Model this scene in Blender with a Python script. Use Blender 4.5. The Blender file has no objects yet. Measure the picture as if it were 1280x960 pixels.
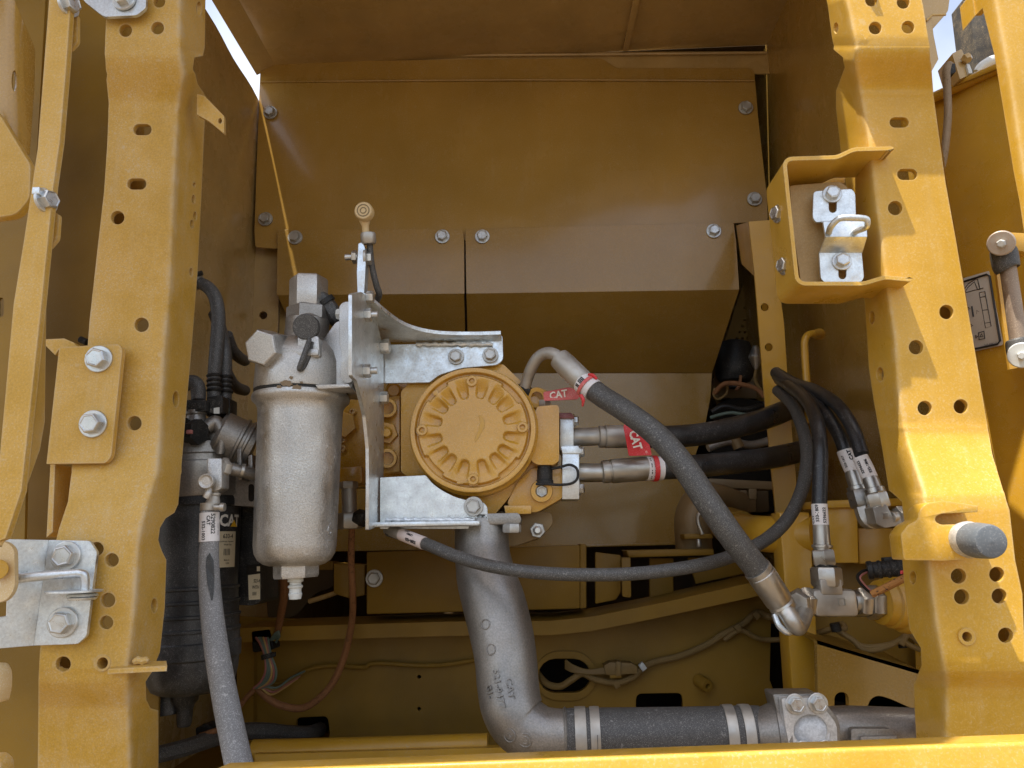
import bpy, bmesh, math, random
from mathutils import Vector, Matrix, Quaternion
random.seed(7)
R = math.radians
SC = bpy.context.scene
COL = SC.collection

# ------------------------------------------------------------------ camera
F = 949.0                                   # focal length in pixels of a 1280 px wide frame
CAM = Vector((0, 0, 1.5))
ROT = Matrix.Rotation(R(1.7), 3, 'Z') @ Matrix.Rotation(R(90 + 12.0), 3, 'X') @ Matrix.Rotation(R(-1.4), 3, 'Z')
cd = bpy.data.cameras.new('camera'); cam = bpy.data.objects.new('camera', cd); COL.objects.link(cam)
cam.matrix_world = Matrix.Translation(CAM) @ ROT.to_4x4()
cd.sensor_width = 36; cd.lens = F / 1280 * 36; cd.clip_start = 0.02; cd.clip_end = 500
SC.camera = cam

# ------------------------------------------------------------------ light
SUN_D = Vector((1.0, 1.0, -4.2)).normalized()            # the way sunlight travels
sd = bpy.data.lights.new('sun', 'SUN'); sd.energy = 3.6; sd.angle = R(0.55); sd.color = (1.0, 0.94, 0.84)
so = bpy.data.objects.new('sun', sd); COL.objects.link(so); so.location = (-3, -3, 12)
so.rotation_euler = SUN_D.to_track_quat('-Z', 'Y').to_euler()
W = bpy.data.worlds.new('World'); SC.world = W; W.use_nodes = True
wn, wl = W.node_tree.nodes, W.node_tree.links
bg = wn['Background']; sky = wn.new('ShaderNodeTexSky'); sky.sky_type = 'NISHITA'; sky.sun_disc = False
sky.sun_elevation = math.asin(-SUN_D.z); sky.sun_rotation = math.atan2(-SUN_D.x, -SUN_D.y)
sky.dust_density = 2.5; sky.air_density = 1.0
tcw = wn.new('ShaderNodeTexCoord'); nzw = wn.new('ShaderNodeTexNoise'); nzw.inputs['Scale'].default_value = 2.2
nzw.inputs['Detail'].default_value = 6
mrw = wn.new('ShaderNodeMapRange'); mrw.inputs[1].default_value = .36; mrw.inputs[2].default_value = .62
mrw.inputs[4].default_value = .55
mxw = wn.new('ShaderNodeMix'); mxw.data_type = 'RGBA'; mxw.inputs[7].default_value = (7.0, 6.9, 6.7, 1)   # thin bright cloud
wl.new(tcw.outputs['Generated'], nzw.inputs['Vector']); wl.new(nzw.outputs['Fac'], mrw.inputs[0])
wl.new(mrw.outputs[0], mxw.inputs[0]); wl.new(sky.outputs[0], mxw.inputs[6]); wl.new(mxw.outputs[2], bg.inputs['Color'])
bg.inputs['Strength'].default_value = 0.12
SC.view_settings.view_transform = 'Standard'; SC.view_settings.look = 'None'
SC.view_settings.exposure = 1.15; SC.view_settings.gamma = 1.0
SC.view_settings.use_curve_mapping = False
SC.render.engine = 'CYCLES'
SC.cycles.max_bounces = 10; SC.cycles.diffuse_bounces = 6; SC.cycles.glossy_bounces = 5
SC.cycles.sample_clamp_indirect = 6.0
try: SC.cycles.use_denoising = True
except Exception: pass

# ------------------------------------------------------------------ rays of the photograph -> places in the compartment
def ray(px, py):
    return ROT @ Vector(((px - 640) / F, -(py - 480) / F, -1.0))
def P(px, py, Y):
    d = ray(px, py); return CAM + d * (Y / d.y)
def PX(px, py, X):
    d = ray(px, py); return CAM + d * (X / d.x)
def PZ(px, py, Z):
    d = ray(px, py); return CAM + d * ((Z - CAM.z) / d.z)
def mpp(Y): return Y / F
def interp(tab, v):
    if v <= tab[0][0]: return tab[0][1]
    for (a, x), (b, y) in zip(tab, tab[1:]):
        if v <= b: return x + (y - x) * (v - a) / (b - a)
    return tab[-1][1]

# ------------------------------------------------------------------ materials
def mk(name, col, metal=0.0, rough=0.4, dust=0.0, dcol=(.42, .34, .24), speck=420, var=.12, vscale=9, bump=.0, bscale=700,
       streak=0.0, edge_wear_light=0.0, bend=0.0, grain=0.0, gscale=420, bevel=.0012, spec=.5, rvar=.1, clump=16, coat=0.0):
    m = bpy.data.materials.new(name); m.use_nodes = True
    n, l = m.node_tree.nodes, m.node_tree.links
    b = n['Principled BSDF']; tc = n.new('ShaderNodeTexCoord')
    def noise(scale, detail=2, rough_=.5, vec=None):
        z = n.new('ShaderNodeTexNoise'); z.inputs['Scale'].default_value = scale; z.inputs['Detail'].default_value = detail
        z.inputs['Roughness'].default_value = rough_
        l.new(vec or tc.outputs['Object'], z.inputs['Vector']); return z.outputs['Fac']
    def mrange(src, a, c, d=0., e=1.):
        r = n.new('ShaderNodeMapRange'); l.new(src, r.inputs[0])
        for i, v in zip((1, 2, 3, 4), (a, c, d, e)): r.inputs[i].default_value = v
        return r.outputs[0]
    def math_(op, a, c):
        q = n.new('ShaderNodeMath'); q.operation = op
        for i, v in enumerate((a, c)):
            if isinstance(v, float): q.inputs[i].default_value = v
            else: l.new(v, q.inputs[i])
        return q.outputs[0]
    def mix(f, a, c, blend='MIX'):
        q = n.new('ShaderNodeMix'); q.data_type = 'RGBA'; q.blend_type = blend
        for i, v in ((0, f), (6, a), (7, c)):
            if isinstance(v, float): q.inputs[i].default_value = v
            elif isinstance(v, tuple): q.inputs[i].default_value = (*v[:3], 1)
            else: l.new(v, q.inputs[i])
        return q.outputs[2]
    lo = tuple(c * (1 - var) for c in col); hi = tuple(min(1, c * (1 + var)) for c in col)
    c = mix(mrange(noise(vscale, 4), .3, .7), lo, hi)
    if grain:
        gr = n.new('ShaderNodeCombineColor'); gv = mrange(noise(gscale, 2, .7), .3, .7, 1 - grain, 1 + grain)
        for i in range(3): l.new(gv, gr.inputs[i])
        c = mix(1.0, c, gr.outputs[0], 'MULTIPLY')
    big = noise(vscale * 1.7, 3)
    rgh = mrange(big, .3, .7, max(.05, rough - rvar), min(1, rough + rvar))
    met = None
    if dust > 0:
        f1 = mrange(noise(speck * 1.5, 2, .65), .54, .68)
        f2 = mrange(noise(speck * .33, 2, .6), .64, .72)
        film = mrange(noise(clump, 6, .65), .42, .64, .05, 1.0) if clump < 50 else mrange(noise(clump, 2), .1, .9, .55, .95)
        f = math_('MAXIMUM', f1, math_('MULTIPLY', f2, .8))
        f = math_('MULTIPLY', f, math_('ADD', math_('MULTIPLY', film, .8), .3))
        f = math_('ADD', math_('MULTIPLY', f, min(1., .35 + dust)), math_('MULTIPLY', film, dust * .55))
        if streak:
            mp = n.new('ShaderNodeMapping'); mp.inputs['Scale'].default_value = (60, 60, 5)
            l.new(tc.outputs['Object'], mp.inputs['Vector'])
            s = mrange(noise(1.0, 4, .65, mp.outputs[0]), .52, .7)
            f = math_('ADD', f, math_('MULTIPLY', s, streak))
        if bend:
            at = n.new('ShaderNodeAttribute'); at.attribute_name = 'bend'
            f = math_('ADD', f, math_('MULTIPLY', math_('MULTIPLY', at.outputs['Fac'], mrange(noise(28, 5, .65), .35, .62)), bend))
        if edge_wear_light:  # lighter edges: dust and wear plus edge highlights put into the colour
            bw = n.new('ShaderNodeBevel'); bw.samples = 4; bw.inputs['Radius'].default_value = .0042
            ge = n.new('ShaderNodeNewGeometry'); dt = n.new('ShaderNodeVectorMath'); dt.operation = 'DOT_PRODUCT'
            l.new(bw.outputs[0], dt.inputs[0]); l.new(ge.outputs['Normal'], dt.inputs[1])
            f = math_('ADD', f, math_('MULTIPLY', mrange(dt.outputs['Value'], .995, .93), math_('MULTIPLY', mrange(noise(40, 4, .6), .25, .6, .35, 1.0), edge_wear_light)))
        f = math_('MINIMUM', f, 1.0)
        c = mix(f, c, dcol)
        rgh = math_('ADD', rgh, math_('MULTIPLY', f, .35)); rgh = math_('MINIMUM', rgh, 1.0)
        if metal > 0: met = math_('MULTIPLY', math_('SUBTRACT', 1.0, f), float(metal))
    l.new(c, b.inputs['Base Color']); l.new(rgh, b.inputs['Roughness'])
    if met is not None: l.new(met, b.inputs['Metallic'])
    else: b.inputs['Metallic'].default_value = metal
    b.inputs['Specular IOR Level'].default_value = spec
    if coat: b.inputs['Coat Weight'].default_value = coat; b.inputs['Coat Roughness'].default_value = .12
    nrm = None
    if bevel > 0:
        bv = n.new('ShaderNodeBevel'); bv.samples = 3; bv.inputs['Radius'].default_value = bevel; nrm = bv.outputs[0]
    if bump > 0:
        bp = n.new('ShaderNodeBump'); bp.inputs['Strength'].default_value = bump; bp.inputs['Distance'].default_value = .001
        l.new(noise(bscale, 2), bp.inputs['Height'])
        if nrm: l.new(nrm, bp.inputs['Normal'])
        nrm = bp.outputs[0]
    if nrm: l.new(nrm, b.inputs['Normal'])
    return m
YEL = (.56, .330, .046)
TAN = (.48, .385, .25)
M = dict(
    paint=mk('yellow_paint', (.54, .295, .020), 0, .36, .04, TAN, bump=.06, bscale=420, coat=.15),
    paint_clean=mk('clean_yellow_paint', (.54, .29, .020), 0, .26, .03, TAN, bump=.05, bscale=420, coat=.2),
    paint_dusty=mk('dusty_yellow_paint', (.55, .318, .042), 0, .44, .46, (.58, .44, .25), grain=.12, spec=.35, streak=.22, bump=.12, bscale=420, speck=330, edge_wear_light=.6, bend=.7, clump=9),
    paint_sun=mk('sunlit_side_yellow_paint', (.58, .325, .026), 0, .33, .20, (.62, .47, .24), grain=.06, spec=.4, streak=.12, bump=.10, bscale=420, speck=260, edge_wear_light=.45, bend=.45, clump=9),
    paint_in=mk('inner_panel_paint', (.40, .232, .045), 0, .22, .13, (.38, .27, .13), streak=.08, grain=.10, gscale=300, spec=.4, bump=.20, bscale=300, coat=.45, var=.14, vscale=4, speck=300),  # yellow made darker, deepening the interior shade through the base colour
    paint_dull=mk('shade_darkened_yellow_paint', (.25, .140, .014), 0, .5, .06, (.24, .18, .10), spec=.3, bump=.10, bscale=300, vscale=5, var=.25),  # same yellow much darker; shade of the deep parts put into the colour
    wall_dusty=mk('dusty_side_panel_paint', (.47, .31, .11), 0, .25, .18, (.46, .36, .20), bump=.06, bscale=300, coat=.35),
    cast_yellow=mk('painted_casting', (.56, .292, .024), grain=.10, metal=0, rough=.25, dust=.10, dcol=(.64, .50, .29), speck=360, bump=.22, bscale=380, coat=.5, edge_wear_light=.25),
    zinc=mk('zinc_plate', (.66, .70, .72), .9, .38, .16, (.60, .57, .50), grain=.12, gscale=300, speck=300, var=.12, vscale=45, rvar=.14, bump=.05, bscale=260),
    zinc_matte=mk('matte_grey_zinc', (.56, .56, .55), .45, .45, .22, (.45, .42, .36), var=.2, vscale=50, grain=.2, gscale=300, bevel=.001),
    bolt=mk('zinc_bolt', (.60, .61, .60), .9, .34, .14, (.5, .46, .38), var=.2, vscale=60, bevel=.0008),
    bolt_dull=mk('dusty_zinc_bolt', (.50, .50, .48), .8, .45, .35, (.45, .40, .31), var=.2, vscale=60, bevel=.0008),
    steel=mk('plated_steel', (.46, .44, .40), .95, .36, .24, (.40, .35, .27), var=.15, vscale=40, bevel=.0008),
    steel_dusty=mk('dusty_plated_steel', (.44, .42, .38), .75, .42, .40, (.42, .37, .30), var=.15, vscale=40, bevel=.001),
    alu=mk('dusty_cast_aluminium', (.47, .46, .44), .92, .40, .34, (.62, .59, .53), speck=330, var=.16, vscale=14, grain=.32, gscale=800, bump=.35, bscale=420, clump=12),
    alu_pipe=mk('cast_aluminium_pipe', (.27, .255, .235), .75, .40, .12, (.40, .34, .25), speck=600, var=.16, vscale=14, bump=.25, bscale=500, grain=.2, gscale=420),
    rubber=mk('dusty_rubber', (.026, .025, .024), 0, .5, .24, (.34, .33, .31), speck=620, grain=.5, bump=.25, bscale=600, clump=70),
    rubber_very=mk('very_dusty_rubber', (.10, .10, .103), 0, .7, .85, (.37, .37, .37), speck=480, grain=.45, bump=.2, bscale=600, clump=80),
    rubber_clean=mk('clean_rubber', (.014, .014, .015), 0, .36, .05, (.3, .3, .3), bump=.15, bscale=600),
    canister=mk('black_canister_paint', (.013, .014, .015), 0, .42, .20, (.28, .28, .28), speck=620, grain=.5, clump=12),
    black=mk('black_plastic', (.012, .012, .012), 0, .5, .12, (.22, .20, .17), spec=.3),
    grey_rubber=mk('grey_rubber', (.11, .125, .14), 0, .5, .14, (.45, .45, .45), speck=300, clump=40),
    clear=mk('whitish_plastic', (.62, .64, .62), 0, .3, .2, (.6, .58, .5)),
    red=mk('red_tag_plastic', (.62, .018, .025), 0, .42, .10, (.7, .35, .33)),
    red_faded=mk('faded_red_tag_plastic', (.62, .10, .10), 0, .5, .45, (.72, .38, .34), clump=30),
    red_stain=mk('steel_stained_red', (.20, .06, .06), .5, .4, .25, (.35, .28, .24)),
    paper=mk('white_label', (.74, .72, .72), 0, .45, .06, (.6, .5, .4), bevel=0),
    paper_old=mk('cream_label', (.58, .50, .34), 0, .55, .2, (.4, .32, .2), bevel=0),
    pinkish=mk('pinkish_label', (.66, .56, .52), 0, .5, .08, (.5, .42, .35), bevel=0),
    ink=mk('black_ink', (.02, .02, .022), 0, .5, bevel=0), ink_white=mk('white_ink', (.72, .68, .60), 0, .5, bevel=0),
    ink_grey=mk('faded_white_ink', (.36, .34, .30), 0, .6, bevel=0),
    ink_yellow=mk('yellow_ink', (.75, .42, .02), 0, .5, bevel=0),
    loom=mk('brown_braided_loom', (.27, .12, .045), 0, .7, .25, (.08, .04, .02), speck=160, bump=.5, bscale=500, bevel=0),
    loom_tan=mk('dusty_wire_loom', (.20, .125, .035), 0, .6, .15, (.28, .20, .09), bump=.4, bscale=500, bevel=0),
    cable_tan=mk('braided_tan_rope_loom', (.30, .21, .12), 0, .7, .3, (.10, .07, .04), speck=220, bump=.8, bscale=420, bevel=0),
    wire_red=mk('pinkish_wire', (.35, .13, .11), 0, .5, bevel=0), wire_green=mk('grey_green_wire', (.12, .17, .14), 0, .5, bevel=0),
    wire_yellow=mk('ochre_wire', (.45, .30, .10), 0, .5, bevel=0),
    pad=mk('tan_pad', (.42, .27, .10), 0, .6, .4, (.52, .42, .27), grain=.1),
    cream=mk('cream_plastic', (.60, .43, .20), 0, .4, .3, (.75, .66, .5), bump=.1),
    cream_dark=mk('cream_plastic_groove', (.20, .14, .06), 0, .5),
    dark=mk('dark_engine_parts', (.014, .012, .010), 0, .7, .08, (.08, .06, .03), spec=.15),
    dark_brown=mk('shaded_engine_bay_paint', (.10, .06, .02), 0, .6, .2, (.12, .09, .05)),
    pipe_brown=mk('brown_grimy_casting', (.24, .16, .07), .2, .5, .3, (.30, .22, .12), bump=.3, bscale=400),
    rusty=mk('rust_stained_steel', (.26, .19, .14), .55, .5, .45, (.42, .33, .24), clump=60, streak=.3),
    rust_cap=mk('rusty_bolt_face', (.50, .46, .40), .5, .5, .3, (.48, .25, .12), clump=90),
    sticker=mk('grey_white_sticker', (.60, .57, .50), 0, .45, .15, (.45, .38, .28), bevel=0),
    pole=mk('dark_post_finish', (.05, .05, .05), 0, .8, .4, (.40, .32, .20), clump=40),
    dirt=mk('dry_dirt', (.15, .115, .08), 0, .9, .2, (.15, .12, .09), speck=8, vscale=.6, bevel=0),
    smudge=mk('dirt_smudge', (.20, .14, .08), 0, .8, .4, (.35, .28, .2), bevel=0),
    copper=mk('orange_loom', (.50, .22, .05), 0, .6, .5, (.03, .02, .02), speck=130, clump=60, bump=.5, bevel=0),
)

# ------------------------------------------------------------------ object helpers
def thing(name, label, cat, loc, group=None):
    o = bpy.data.objects.new(name, None); COL.objects.link(o); o.location = loc
    o.empty_display_size = .03
    o['label'] = label; o['category'] = cat
    if group: o['group'] = group
    return o
def wloc(o):
    v = Vector((0, 0, 0))
    while o: v += o.location; o = o.parent
    return v
def link(name, me, mat, parent=None, ang=33, loc=None):
    o = bpy.data.objects.new(name, me); COL.objects.link(o)
    if mat is not None and not me.materials: me.materials.append(M[mat] if isinstance(mat, str) else mat)
    if parent: o.parent = parent
    if loc is not None: o.location = loc
    return o
def finish(me, ang):
    if ang:
        me.shade_smooth(); me.set_sharp_from_angle(angle=R(ang))
def build(name, geo, mat, parent=None, ang=33, label=None, cat=None, group=None, kind=None):
    """geo = bmesh or (verts, faces) in world space -> one mesh object"""
    me = bpy.data.meshes.new(name)
    if isinstance(geo, bmesh.types.BMesh):
        bm = geo
    else:
        bm = bmesh.new(); vs = [bm.verts.new(v) for v in geo[0]]
        for f in geo[1]:
            try: bm.faces.new([vs[i] for i in f])
            except ValueError: pass
        bmesh.ops.recalc_face_normals(bm, faces=bm.faces)
    if parent: off = wloc(parent)
    else:
        off = Vector((0, 0, 0))
        for v in bm.verts: off += v.co
        off /= max(1, len(bm.verts))
    for v in bm.verts: v.co -= off
    bm.to_mesh(me); bm.free(); finish(me, ang)
    o = link(name, me, mat, parent)
    if not parent: o.location = off
    if label: o['label'] = label
    if cat: o['category'] = cat
    if group: o['group'] = group
    if kind: o['kind'] = kind
    return o
def join(*geos):
    V, Fc = [], []
    for g in geos:
        k = len(V); V += list(g[0]); Fc += [[i + k for i in f] for f in g[1]]
    return V, Fc

# ---- outlines
def circ(cx, cy, rx, ry=None, n=20):
    ry = ry or rx
    return [(cx + rx * math.cos(2 * math.pi * i / n), cy + ry * math.sin(2 * math.pi * i / n)) for i in range(n)]
def slot(cx, cy, w, h, n=8, vert=False):
    pts = []
    r = min(w, h) / 2; s = max(w, h) / 2 - r
    for k in range(n + 1):
        a = -math.pi / 2 + math.pi * k / n; pts.append((s + r * math.cos(a), r * math.sin(a)))
    for k in range(n + 1):
        a = math.pi / 2 + math.pi * k / n; pts.append((-s + r * math.cos(a), r * math.sin(a)))
    if h > w: pts = [(-y, x) for x, y in pts]
    return [(cx + x, cy + y) for x, y in pts]
def rnd(poly, r, n=4):
    """round the corners of an outline"""
    out = []; N = len(poly)
    for i in range(N):
        p0, p1, p2 = Vector(poly[i - 1]), Vector(poly[i]), Vector(poly[(i + 1) % N])
        rr = r[i] if isinstance(r, (list, tuple)) else r
        a, b = p0 - p1, p2 - p1
        k = min(rr, a.length * .48, b.length * .48)
        if k < .3: out.append(tuple(p1)); continue
        A, B = p1 + a.normalized() * k, p1 + b.normalized() * k
        for j in range(n + 1):
            t = j / n; q = A * (1 - t) ** 2 + p1 * 2 * t * (1 - t) + B * t * t; out.append(tuple(q))
    return out
def dens(poly, d=20):
    out = []
    for i, p in enumerate(poly):
        q = poly[(i + 1) % len(poly)]; L = math.hypot(q[0] - p[0], q[1] - p[1]); k = max(1, int(L / d))
        for j in range(k): out.append((p[0] + (q[0] - p[0]) * j / k, p[1] + (q[1] - p[1]) * j / k))
    return out

def sheet(outer, holes, fn, t, ucuts=(), vcuts=(), bend=False):
    """a plate cut from an outline with real holes, bent by fn, t thick"""
    bm = bmesh.new(); es = []
    for loop in [outer] + list(holes):
        vs = [bm.verts.new((x, y, 0)) for x, y in loop]
        es += [bm.edges.new((vs[i], vs[(i + 1) % len(vs)])) for i in range(len(vs))]
    bmesh.ops.triangle_fill(bm, use_beauty=True, use_dissolve=False, edges=es)
    for cuts, ax in ((ucuts, 0), (vcuts, 1)):
        for c in cuts:
            co = Vector((c, 0, 0)) if ax == 0 else Vector((0, c, 0)); no = Vector((1, 0, 0)) if ax == 0 else Vector((0, 1, 0))
            bmesh.ops.bisect_plane(bm, geom=bm.verts[:] + bm.edges[:] + bm.faces[:], dist=1e-4, plane_co=co, plane_no=no)
    if bend:
        L = bm.verts.layers.float.new('bend')
        for v in bm.verts: v[L] = math.exp(-((v.co.x) / 5.0) ** 2)
    for v in bm.verts: v.co = fn(v.co.x, v.co.y)
    bmesh.ops.recalc_face_normals(bm, faces=bm.faces)
    bm.normal_update()
    s = 0
    for f in bm.faces: s += f.normal.dot(CAM - f.calc_center_median()) * f.calc_area()
    if s < 0: bmesh.ops.reverse_faces(bm, faces=bm.faces)
    bm.normal_update()
    front = bm.faces[:]; fv = bm.verts[:]; bedges = [e for e in bm.edges if len(e.link_faces) == 1]
    back = {v: bm.verts.new(v.co - v.normal * t) for v in fv}
    for f in front:
        try: bm.faces.new([back[v] for v in reversed(f.verts)])
        except ValueError: pass
    for e in bedges:
        a, b = e.verts
        lp = e.link_loops[0]
        a, b = lp.vert, lp.link_loop_next.vert
        try: bm.faces.new([b, a, back[a], back[b]])
        except ValueError: pass
    bmesh.ops.recalc_face_normals(bm, faces=bm.faces)
    return bm
def flat(Y): return lambda x, y: P(x, y, Y)
def plate(outer, Y, t=.006, holes=(), r=0):
    return sheet(rnd(outer, r) if r else outer, holes, flat(Y), t)

def block(poly, Y, depth, bev=.002, seg=2, fn=None):
    """outline at depth Y, pushed straight back along the compartment, edges rounded"""
    bm = bmesh.new(); fn = fn or flat(Y)
    a = [bm.verts.new(fn(x, y)) for x, y in poly]; b = [bm.verts.new(v.co + Vector((0, depth, 0))) for v in a]
    bm.faces.new(a); bm.faces.new(list(reversed(b))); n = len(a)
    for i in range(n): bm.faces.new([a[i], b[i], b[(i + 1) % n], a[(i + 1) % n]])
    bmesh.ops.recalc_face_normals(bm, faces=bm.faces)
    if bev: bmesh.ops.bevel(bm, geom=bm.edges[:], offset=bev, segments=seg, affect='EDGES', profile=.5, clamp_overlap=True)
    return bm
def obox(c, ax, ay, az, bev=.001, seg=2):
    """box from a centre and three half axes"""
    bm = bmesh.new(); vs = {}
    for i in (-1, 1):
        for j in (-1, 1):
            for k in (-1, 1): vs[i, j, k] = bm.verts.new(c + ax * i + ay * j + az * k)
    for q in (((-1,-1,-1),(-1,-1,1),(-1,1,1),(-1,1,-1)), ((1,-1,-1),(1,1,-1),(1,1,1),(1,-1,1)), ((-1,-1,-1),(1,-1,-1),(1,-1,1),(-1,-1,1)),
              ((-1,1,-1),(-1,1,1),(1,1,1),(1,1,-1)), ((-1,-1,-1),(-1,1,-1),(1,1,-1),(1,-1,-1)), ((-1,-1,1),(1,-1,1),(1,1,1),(-1,1,1))):
        bm.faces.new([vs[k] for k in q])
    bmesh.ops.recalc_face_normals(bm, faces=bm.faces)
    if bev: bmesh.ops.bevel(bm, geom=bm.edges[:], offset=bev, segments=seg, affect='EDGES', profile=.5, clamp_overlap=True)
    return bm

def frame_of(d, ref=None):
    d = d.normalized(); ref = ref or Vector((0, 0, 1))
    if abs(d.dot(ref)) > .98: ref = Vector((0, 1, 0))
    u = (ref - d * ref.dot(d)).normalized(); return u, d.cross(u)
def lathe(a, b, prof, seg=28, spin=0, ref=None, caps=True):
    """turned body from a to b; prof = [(fraction along, radius in m)]; seg=6 makes hexagons"""
    a, b = Vector(a), Vector(b); d = b - a; u, w = frame_of(d, ref); V, Fc = [], []
    for t, r in prof:
        c = a + d * t
        for k in range(seg):
            g = 2 * math.pi * k / seg + spin; V.append(c + (u * math.cos(g) + w * math.sin(g)) * r)
    n = len(prof)
    for i in range(n - 1):
        for k in range(seg):
            k2 = (k + 1) % seg; Fc.append([i * seg + k, i * seg + k2, (i + 1) * seg + k2, (i + 1) * seg + k])
    if caps and prof[0][1] > 1e-6: Fc.append(list(range(seg))[::-1])
    if caps and prof[-1][1] > 1e-6: Fc.append([(n - 1) * seg + k for k in range(seg)])
    return V, Fc
def cyl(a, b, r, seg=28, ch=.06):
    return lathe(a, b, [(0, r * (1 - ch)), (ch * .5, r), (1 - ch * .5, r), (1, r * (1 - ch))], seg)
def hexn(a, b, r, spin=0, ref=None, ch=.10):
    L = (Vector(b) - Vector(a)).length; k = min(.25, r * ch * 1.4 / max(L, 1e-5))
    return lathe(a, b, [(0, r * (1 - ch)), (k, r), (1 - k, r), (1, r * (1 - ch))], 6, spin, ref)
def spline(pts, n=8):
    """smooth path through points given as tuples"""
    out = []; N = len(pts)
    for i in range(N - 1):
        p0 = pts[max(0, i - 1)]; p1 = pts[i]; p2 = pts[i + 1]; p3 = pts[min(N - 1, i + 2)]
        for j in range(n):
            t = j / n
            out.append(tuple(.5 * (2 * b + (c - a) * t + (2 * a - 5 * b + 4 * c - d) * t * t + (3 * b - a - 3 * c + d) * t ** 3)
                             for a, b, c, d in zip(p0, p1, p2, p3)))
    out.append(tuple(pts[-1])); return out
def sweep(pts, rad, seg=18, caps=True):
    """round tube along world points; rad a number or one radius per point"""
    pts = [Vector(p) for p in pts]; N = len(pts); V, Fc = [], []
    rad = rad if isinstance(rad, (list, tuple)) else [rad] * N
    u = None
    for i in range(N):
        d = (pts[min(N - 1, i + 1)] - pts[max(0, i - 1)]).normalized()
        if u is None: u, w = frame_of(d)
        else:
            u = (u - d * u.dot(d)).normalized(); w = d.cross(u)
        for k in range(seg):
            g = 2 * math.pi * k / seg; V.append(pts[i] + (u * math.cos(g) + w * math.sin(g)) * rad[i])
    for i in range(N - 1):
        for k in range(seg):
            k2 = (k + 1) % seg; Fc.append([i * seg + k, i * seg + k2, (i + 1) * seg + k2, (i + 1) * seg + k])
    if caps: Fc.append(list(range(seg))[::-1]); Fc.append([(N - 1) * seg + k for k in range(seg)])
    return V, Fc
def path(pts, n=8):
    """pixel+depth points -> smooth world path"""
    return [P(*q[:3]) for q in spline([tuple(map(float, p)) for p in pts], n)]
def hose(pts, rpx, seg=18, n=8, caps=True):
    """pts (px, py, Y) ; rpx radius in pixels at each depth (number or list matching pts)"""
    if not isinstance(rpx, (list, tuple)): rpx = [rpx] * len(pts)
    q = spline([(float(a), float(b), float(c), float(r)) for (a, b, c), r in zip(pts, rpx)], n)
    return sweep([P(*k[:3]) for k in q], [k[3] * mpp(k[2]) for k in q], seg, caps)

# ---- bolts: shared meshes, one object each with its washer
_bolt = {}
def bolt_mesh(kind):
    if kind in _bolt: return _bolt[kind]
    hd = bpy.data.meshes.new('bolt'); ws = bpy.data.meshes.new('washer')
    Z = Vector((0, 0, 1)); O = Vector((0, 0, 0))
    def put(me, g):
        me.from_pydata([tuple(v) for v in g[0]], [], g[1]); finish(me, 30)
    if kind == 'socket':
        put(hd, lathe(O, Z * .010, [(0, .0095), (.85, .0095), (1, .0085), (1, .0048), (.35, .0045), (.35, 0)], 24))
        put(ws, lathe(O - Z * .001, Z * .002, [(0, .011), (1, .011)], 20))
    else:
        g = lathe(O, Z * .0135, [(0, .0158), (.10, .0158), (.22, .0142)], 24)
        h = lathe(Z * .0028, Z * .0135, [(0, .0136), (.82, .0136), (.97, .0122), (1.0, .0112), (.93, .0100), (.93, 0)], 6)
        put(hd, join(g, h))
        put(ws, lathe(O - Z * .001, Z * .0032, [(0, .0180), (.85, .0180), (1, .0172), (1, .010)], 28))
    _bolt[kind] = (hd, ws); return _bolt[kind]
def bolt(parent, p, nrm, s=1.0, kind='hex', mat='bolt', washer=True):
    hd, ws = bolt_mesh(kind)
    key = (kind, mat)
    if key not in _bolt:
        a, b = hd.copy(), ws.copy(); a.materials.append(M[mat]); b.materials.append(M[mat]); _bolt[key] = (a, b)
    a, b = _bolt[key]
    o = bpy.data.objects.new('bolt', a); COL.objects.link(o); o.parent = parent
    o.location = p - wloc(parent); o.scale = (s, s, s)
    o.rotation_mode = 'QUATERNION'
    o.rotation_quaternion = nrm.normalized().to_track_quat('Z', 'Y') @ Quaternion((0, 0, 1), random.uniform(0, 6.28))
    if washer:
        w = bpy.data.objects.new('washer', b); COL.objects.link(w); w.parent = o
    return o
FRONT = Vector((0, -1, 0))

# ---- lettering
def textmesh(s, size, bold=.0, ext=0.0):
    cu = bpy.data.curves.new('t', 'FONT'); cu.body = s; cu.size = size; cu.resolution_u = 2; cu.offset = bold * size; cu.extrude = ext
    o = bpy.data.objects.new('t', cu); COL.objects.link(o)
    dg = bpy.context.evaluated_depsgraph_get(); ev = o.evaluated_get(dg); me = ev.to_mesh()
    V = [v.co.copy() for v in me.vertices]; Fc = [list(p.vertices) for p in me.polygons]
    ev.to_mesh_clear(); bpy.data.objects.remove(o); bpy.data.curves.remove(cu)
    if V:
        x0 = min(v.x for v in V); x1 = max(v.x for v in V); y0 = min(v.y for v in V); y1 = max(v.y for v in V)
        V = [Vector((v.x - (x0 + x1) / 2, v.y - (y0 + y1) / 2, v.z)) for v in V]
    return V, Fc
def rawbuild(name, V, Fc, mat, parent, ang=0):
    me = bpy.data.meshes.new(name); off = wloc(parent)
    me.from_pydata([tuple(Vector(v) - off) for v in V], [], Fc); finish(me, ang)
    return link(name, me, mat, parent)
def flattext(s, size, o, xd, yd, mat, parent, bold=.0, ext=0.0, name='lettering', sx=1.0):
    V, Fc = textmesh(s, size, bold, ext); xd, yd = xd.normalized(), yd.normalized(); z = xd.cross(yd)
    return rawbuild(name, [o + xd * v.x * sx + yd * v.y + z * v.z for v in V], Fc, mat, parent)
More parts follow.
